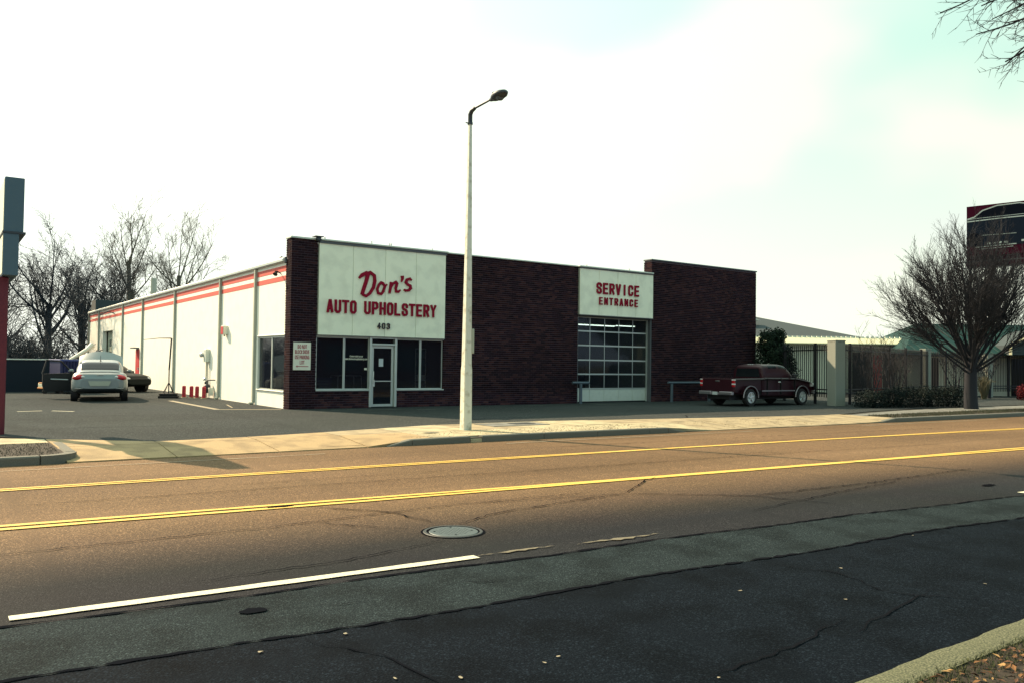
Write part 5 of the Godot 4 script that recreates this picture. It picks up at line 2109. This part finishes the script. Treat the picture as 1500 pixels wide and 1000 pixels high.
	var lc := [Color(.16, .075, .025), Color(.09, .04, .018), Color(.30, .18, .07), Color(.05, .028, .016), Color(.12, .05, .02)]
	for i in 3600:
		var s := rng.randf_range(.018, .055)
		var z := 22.84 + pow(rng.randf(), .8) * 1.1
		mm.set_instance_transform(i, Transform3D(Basis.from_euler(Vector3(rng.randf_range(-.5, .5), rng.randf() * TAU, rng.randf_range(-.5, .5))) * Basis.from_scale(Vector3(s, s, s)), Vector3(rng.randf_range(-6.0, -2.0), .012 + rng.randf() * .02, z)))
		mm.set_instance_color(i, lc[rng.randi_range(0, 4)])
	var mi := MultiMeshInstance3D.new()
	mi.name = "fallen_leaves"
	mi.multimesh = mm
	mi.material_override = M.grass
	add_child(mi)
	tag(mi, "brown fallen leaves lying over the corner verge", "leaves", "", "stuff")
	# grit along the sidewalk
	var gm := MB.new()
	gm.box(Vector3.ZERO, Vector3.ONE, Basis.IDENTITY, .3)
	mm = MultiMesh.new()
	mm.transform_format = MultiMesh.TRANSFORM_3D
	mm.use_colors = true
	mm.mesh = gm.done()
	mm.instance_count = 1500
	for i in 1500:
		var x := rng.randf_range(-1.2, 14.5) if i % 3 else rng.randf_range(1.0, 5.5)
		var z := lerpf(9.3, edge("kerb", x) - .1, rng.randf())
		var s := rng.randf_range(.006, .018)
		mm.set_instance_transform(i, Transform3D(Basis.from_euler(Vector3(rng.randf(), rng.randf() * 6, rng.randf())) * Basis.from_scale(Vector3(s * 1.3, s * .6, s)), Vector3(x, walk_y(x, z) + s * .2, z)))
		mm.set_instance_color(i, [Color(.10, .08, .05), Color(.30, .24, .14), Color(.18, .14, .09)][i % 3])
	mi = MultiMeshInstance3D.new()
	mi.name = "grit"
	mi.multimesh = mm
	mi.material_override = M.grass
	add_child(mi)
	tag(mi, "scattered grit and crumbs on the sidewalk and driveway apron", "grit", "", "stuff")

func scatter_grass(called: String, label: String, x0: float, x1: float, z0: float, z1: float, count: int, h: float, tones: Array, y: float) -> void:
	rng.seed = hash(called) % 100000
	var b := MB.new()
	for k in 3:
		var a := k * 2.1
		var d := Vector3(cos(a), 0, sin(a))
		var s := Vector3(-d.z, 0, d.x) * .08
		b.tri(d * .1 - s, d * .1 + s, d * .45 + Vector3.UP, d.cross(s) + Vector3(0, .1, 0) + d)
	var mm := MultiMesh.new()
	mm.transform_format = MultiMesh.TRANSFORM_3D
	mm.use_colors = true
	mm.mesh = b.done()
	mm.instance_count = count
	for i in count:
		var s := h * rng.randf_range(.4, 1.2)
		var p := Vector3(rng.randf_range(x0, x1), y, rng.randf_range(z0, z1))
		if called == "corner_grass" and rng.randf() < .6:
			p.z = 22.80 + absf(rng.randfn(0, .12))
		mm.set_instance_transform(i, Transform3D(Basis.from_euler(Vector3(0, rng.randf() * TAU, 0)) * Basis.from_scale(Vector3(s, s, s)), p))
		mm.set_instance_color(i, tones[rng.randi_range(0, tones.size() - 1)])
	var mi := MultiMeshInstance3D.new()
	mi.name = called
	mi.multimesh = mm
	mi.material_override = M.grass
	add_child(mi)
	tag(mi, label, "grass", "", "stuff")

# ---------------------------------------------------------------- right hand side: fence, store, billboard
func make_right() -> void:
	var pl := [[Vector3(20.83, 0, 5.25), .50, 2.63, "nearest square cream fence pillar right of the pickup"], [Vector3(34.3, 0, 1.7), .40, 2.6, "second cream fence pillar behind the bare shrubs"], [Vector3(39.8, 0, 2.3), .42, 2.4, "third cream fence pillar just right of the big tree trunk"], [Vector3(44.6, 0, 1.7), .30, 2.2, "slim cream pillar at the right edge beyond the gate"]]
	for q in pl:
		var o := thing("fence_pillar", q[3], "pillar", q[0], -.25, "cream pillars of the fence")
		var b := MB.new()
		b.bb(-q[1] / 2, q[1] / 2, -.05, q[2] - .06, -q[1] / 2, q[1] / 2, .02)
		part("shaft", b, M.cream_pillar, o)
		b = MB.new()
		b.bb(-q[1] / 2 - .01, q[1] / 2 + .01, q[2] - .058, q[2], -q[1] / 2 - .01, q[1] / 2 + .01, .015)
		part("cap", b, M.cream_pillar, o)
	fence(Vector3(23.4, 0, .1), Vector3(20.95, 0, 5.0), 30, "black iron picket fence section left of the nearest pillar")
	fence(Vector3(21.15, 0, 5.15), Vector3(34.2, 0, 1.9), 92, "long black iron picket fence section between first and second pillars")
	fence(Vector3(34.5, 0, 1.7), Vector3(39.6, 0, 2.3), 36, "black iron picket fence section behind the big tree trunk")
	fence(Vector3(40.1, 0, 2.3), Vector3(47.0, 0, 3.2), 46, "black iron picket fence section right of the third pillar")
	# low cream store behind the fence; its front faces the camera
	var R := Vector3(.818, 0, .575)
	var B := Vector3(.575, 0, -.818)
	var bs := Basis(R, Vector3.UP, -B)
	var st := thing("cream_store", "long low cream store with grey hip roof behind the iron fence", "building", Vector3(33.24, 0, -6.36))
	st.basis = bs
	var b := MB.new()
	b.bb(-6, 8.2, -.1, 2.95, -12, -.6)
	part("wall", b, M.cream_wall, st)
	b = MB.new()
	b.bb(-6.2, 8.4, 2.955, 3.02, -12.2, .02, .01)
	b.quad(Vector3(-6.2, 3.02, .0), Vector3(8.4, 3.02, .0), Vector3(8.4, 3.36, -.5), Vector3(-6.2, 3.36, -.5), Vector3(0, 1, 1))
	b.quad(Vector3(-6.2, 3.36, -.5), Vector3(8.4, 3.36, -.5), Vector3(8.4, 3.36, -12), Vector3(-6.2, 3.36, -12), Vector3.UP)
	part("fascia", b, M.fascia, st)
	b = MB.new()
	for i in 46:
		b.bb(-6 + i * .3, -5.8 + i * .3, 3.362, 3.44, -.62, -.52)
	var dn := part("eave_teeth", b, M.coping, st)
	b = MB.new()
	# hip roof
	var e := [Vector3(-6.2, 3.37, -.7), Vector3(5.2, 3.37, -.7), Vector3(5.2, 3.37, -12), Vector3(-6.2, 3.37, -12)]
	var r0 := Vector3(-3.0, 5.1, -6)
	var r1 := Vector3(-.6, 5.0, -6)
	b.quad(e[0], e[1], r1, r0, Vector3(0, 1, 1))
	b.tri(e[1], e[2], r1, Vector3(1, 1, 0))
	b.quad(e[2], e[3], r0, r1, Vector3(0, 1, -1))
	b.tri(e[3], e[0], r0, Vector3(-1, 1, 0))
	part("roof", b, M.slate_roof, st)
	b = MB.new()
	b.prism(PackedVector2Array([Vector2(-2.9, 4.62), Vector2(-.9, 4.60), Vector2(-.6, 4.50), Vector2(-2.4, 4.46)]), Vector3(0, 0, -3.6), Vector3(1, 0, 0), Vector3(0, 1, 0), .0, .6)
	part("pale_roof_piece", b, M.coping, st)  # pale slanted block just above the hip roof slope
	b = MB.new()
	for i in 16:
		b.bb(-5.9 + i * .85, -5.86 + i * .85, .0, 2.94, -.6, -.575)
	part("wall_batten", b, M.pilaster, st)
	b = MB.new()
	b.bb(5.55, 6.1, .02, 2.35, -.6, -.54, .01)
	var dr := part("door", b, M.door_red, st)
	dr.set_meta("label", "red store door seen through the fence")
	for q in [[4.3, 5.45], [6.2, 6.9], [7.0, 8.0]]:
		b = MB.new()
		b.bb(q[0], q[1], .02, 2.5, -.6, -.55)
		part("dark_shopfront", b, M.car_glass, st)
	b = MB.new()
	b.tube([Vector3(-3.0, 1.9, -.5), Vector3(-2.8, 1.55, -.3), Vector3(-2.5, 1.5, -.3), Vector3(-2.2, 1.85, -.5)], [.03, .03, .03, .03], 6)
	b.box(Vector3(-3.4, 2.75, -.45), Vector3(.4, .2, .25), Basis.IDENTITY, .03)
	part("wall_lamp", b, M.steel_dark, st)
	# store with the green metal roof
	var gs := thing("green_roof_store", "store with green ribbed metal roof behind the big bare tree", "building", Vector3(37.2, 0, -.6))
	gs.basis = bs
	b = MB.new()
	b.bb(.5, 14, -.1, 2.5, -9, -1.2)
	part("wall", b, M.cream_wall, gs)
	b = MB.new()
	b.quad(Vector3(-.6, 2.45, .2), Vector3(14.4, 2.45, .2), Vector3(14.4, 4.35, -4.2), Vector3(2.2, 4.35, -4.2), Vector3(0, 1, .5))
	b.tri(Vector3(-.6, 2.45, .2), Vector3(2.2, 4.35, -4.2), Vector3(-.6, 2.45, -9), Vector3(-1, 1, 0))
	b.quad(Vector3(-.6, 2.38, .2), Vector3(14.4, 2.38, .2), Vector3(14.4, 2.38, -4.2), Vector3(-.6, 2.38, -9), Vector3.DOWN)
	b.quad(Vector3(-.6, 2.45, .2), Vector3(14.4, 2.45, .2), Vector3(14.4, 2.38, .2), Vector3(-.6, 2.38, .2), Vector3(0, 0, 1))
	var rf := part("roof", b, M.green_roof, gs)
	b = MB.new()
	for i in 34:
		var x := -.2 + i * .43
		var f := 1.0 if x > 2.2 else clampf((x + .6) / 2.8, 0, 1)
		b.bar(Vector3(x, 2.47, .2), Vector3(x, 2.45 + 1.9 * f, .2 - 4.4 * f), .022, 4)
	part("roof_rib", b, M.green_roof, rf)
	b = MB.new()
	b.prism(PackedVector2Array([Vector2(5.3, 2.4), Vector2(5.3, 2.95), Vector2(7.2, 3.85), Vector2(9.1, 2.95), Vector2(9.1, 2.4)]), Vector3(0, 0, .3), Vector3(1, 0, 0), Vector3(0, 1, 0), -2.5, .4)
	var gb := part("gable", b, M.slate_roof, gs)
	b = MB.new()
	for q in [[Vector2(5.2, 2.4), Vector2(5.2, 2.98)], [Vector2(5.2, 2.95), Vector2(7.2, 3.92)], [Vector2(7.2, 3.92), Vector2(9.2, 2.95)]]:
		b.bar(Vector3(q[0].x, q[0].y, .75), Vector3(q[1].x, q[1].y, .75), .10, 4)
	part("gable_trim", b, M.fascia, gb)
	for q in [[1.2, 2.1], [3.6, 4.2], [6.4, 7.4]]:
		b = MB.new()
		b.bb(q[0], q[1], .02, 2.2, -1.2, -1.15)
		part("dark_shopfront", b, M.car_glass, gs)
	# white gate box
	var gt := thing("gate_panel", "pale gate panel with dark window at the right edge behind the fence", "gate", Vector3(43.7, 0, .9))
	gt.basis = bs
	b = MB.new()
	b.bb(-.28, .32, .08, 2.02, -.05, .05, .01)
	part("panel", b, M.coping, gt)
	b = MB.new()
	b.bb(-.22, .20, 1.15, 1.85, .051, .06)
	part("window", b, M.car_glass, gt)
	b = MB.new()
	b.bb(-.1, .12, .80, .88, .051, .08)
	part("handle", b, M.black, gt)

	# billboard facing the traffic, on a post behind the tree
	var bd := thing("billboard", "maroon billboard showing a dark car high behind the bare tree", "billboard", Vector3(37.0, 0, 2.6), -deg_to_rad(79.3))
	# along +x of the board runs towards the street; its face looks left
	b = MB.new()
	b.bb(.0, 7.2, 7.62, 10.35, -.06, .22)
	part("panel", b, M.board_maroon, bd)
	var fz := .222
	var face := func(poly: Array, m: Material, lift: float, called: String):
		var q := MB.new()
		var pv := PackedVector2Array()
		for p in poly:
			pv.append(Vector2(p[0] * (.74 if called != "printed_car" else 1.0), p[1]))
		q.prism(pv, Vector3(0, 0, fz), Vector3(1, 0, 0), Vector3(0, 1, 0), -.005, lift)
		part(called, q, m, bd)
	face.call([[.02, 8.2], [.02, 9.66], [.37, 9.74], [.76, 10.05], [1.5, 10.25], [2.5, 10.27], [3.35, 10.08], [3.9, 9.78], [7.1, 9.5], [7.15, 8.3], [6.4, 8.05], [1.0, 8.12]], M.board_navy, .004, "printed_car")
	face.call([[.62, 9.72], [1.1, 10.02], [2.0, 10.19], [3.3, 10.20], [4.4, 10.0], [4.9, 9.72]], M.board_glass, .008, "printed_window")
	var lines := [[[.05, 9.66], [.5, 9.74], [1.05, 10.06], [2.0, 10.25], [3.4, 10.27], [4.5, 10.08], [5.2, 9.78]], [[.03, 9.52], [2.4, 9.56], [5.4, 9.55]], [[.03, 9.62], [.55, 9.66], [4.9, 9.68]], [[1.0, 8.72], [3.2, 8.70]], [[.6, 8.10], [3.2, 8.14]], [[.8, 7.98], [3.0, 8.02]]]
	for i in lines.size():
		b = MB.new()
		var ws := []
		for q in lines[i]:
			q[0] *= .74
		for k in lines[i].size():
			ws.append([.06, .055, .025, .022, .05, .03][i])
		b.prism(stroke_outline(lines[i], ws), Vector3(0, 0, fz), Vector3(1, 0, 0), Vector3(0, 1, 0), -.004, .012)
		part("printed_line", b, M.board_line, bd)
	b = MB.new()
	for q in [[1.0, 8.2], [1.25, 8.2], [1.5, 8.22], [1.8, 8.22], [2.6, 8.24], [2.85, 8.24]]:
		b = MB.new()
		b.bb(q[0], q[0] + .18, q[1], q[1] + .10, fz + .002, fz + .014)
		part("printed_light_patch", b, M.board_line, bd)
	for x in [.5, 5.6]:
		b = MB.new()
		disc_face(b, Vector3(x - .12, 8.5, fz + .015), .38)
		part("printed_wheel", b, M.board_glass, bd)
	b = MB.new()
	for y in [7.30, 6.95]:
		b.bar(Vector3(-.1, y, .5), Vector3(7.2, y, .5), .03, 6)
	for i in 10:
		b.bar(Vector3(i * .8, 7.6, .1), Vector3(i * .8, 6.95, .5), .02, 6)
		b.bar(Vector3(i * .8, 7.30, .5), Vector3(i * .8 + .4, 6.95, .5), .015, 6)
	part("catwalk", b, M.steel_dark, bd)
	b = MB.new()
	b.bb(-.05, 7.2, 7.05, 7.6, -.1, .12, .02)
	part("lower_apron", b, M.board_maroon, bd)
	b = MB.new()
	b.bar(Vector3(5.2, 0, -.4), Vector3(5.2, 9.0, -.4), .28, 14)
	part("post", b, M.steel_dark, bd)

# unseen store added behind the camera to give the shop glass a dark reflection
func make_opposite() -> void:
	var o := thing("added_mirror_store", "unseen low dark store added across the road for the shop glass to mirror", "building", Vector3(6, 0, 38))
	var b := MB.new()
	b.bb(-22, 34, -.1, 4.2, 0, 10)
	part("wall", b, M.brick_2, o)
	b = MB.new()
	b.bb(-22.1, 34.1, 4.2, 4.5, -.1, 10.1)
	part("coping", b, M.coping, o)
	for i in 9:
		b = MB.new()
		b.bb(-19 + i * 6, -16 + i * 6, .8, 2.8, -.05, -.001)
		part("window", b, M.slate_wall, o)

func disc_face(b: MB, c: Vector3, r: float) -> void:
	for k in 16:
		var a := TAU * k / 16
		var d := TAU * (k + 1) / 16
		b.tri(c, c + Vector3(cos(a), sin(a), 0) * r, c + Vector3(cos(d), sin(d), 0) * r, Vector3(0, 0, 1))

func fence(p0: Vector3, p1: Vector3, n: int, label: String) -> void:
	var f := thing("iron_fence", label, "fence", p0, atan2(-(p1 - p0).z, (p1 - p0).x), "black iron fence sections")
	var l := p0.distance_to(p1)
	for y in [2.26, .62, .48]:
		var b := MB.new()
		b.bb(0, l, y - .025, y + .025, -.025, .025)
		part("rail", b, M.fence_black, f)
	var pm := MB.new()
	pm.bb(-.013, .013, .30, 2.44, -.013, .013)
	pm.lathe(Vector3(0, 2.44, 0), Vector3.UP, [[.022, 0], [.0, .07]], 4)
	var mesh := pm.done()
	for i in n:
		var o := obj("picket", mesh, M.fence_black, f)
		o.position.x = l * (i + .5) / n
	var posts := maxi(1, int(l / 2.6))
	for i in posts:
		var b := MB.new()
		b.bb(-.05, .05, .0, 2.55, -.05, .05, .01)
		var o := part("post", b, M.fence_black, f)
		o.position.x = l * (i + (.3 if posts == 1 else .5)) / posts

func _ready() -> void:
	make_environment()
	rng.seed = 1
	make_materials()
	var tm := mat("tube_white", .8, .9, .85, 0.5)
	tm.emission_enabled = true
	tm.emission = Color(.9, 1.0, .95)
	tm.emission_energy_multiplier = 3.0
	M.tube = tm
	mat("post_bright", .42, .025, .045, 0.55)
	mat("orange", .55, .22, .06, 0.7)
	mat("dumpster_rim", .03, .05, .19, 0.5)
	tinted("iron", .05, .055, .055, M.fine, .5, 0.6, 0.4)
	tinted("iron_lid", .075, .10, .105, M.fine, .35, 0.55, 0.3)
	mat("chrome_dull", .30, .28, .30, 0.35, 0.7)
	mat("alloy", .60, .62, .62, 0.3, 0.7)
	mat("dry_grass", .11, .10, .06, 0.95)
	bold = SystemFont.new()
	bold.font_names = PackedStringArray(["Droid Sans"])
	bold.font_weight = 700
	make_ground()
	make_shop()
	make_signs()
	make_right()
	make_opposite()
	make_street()
	pickup()
	sedan()
	coupe()
	make_trees()
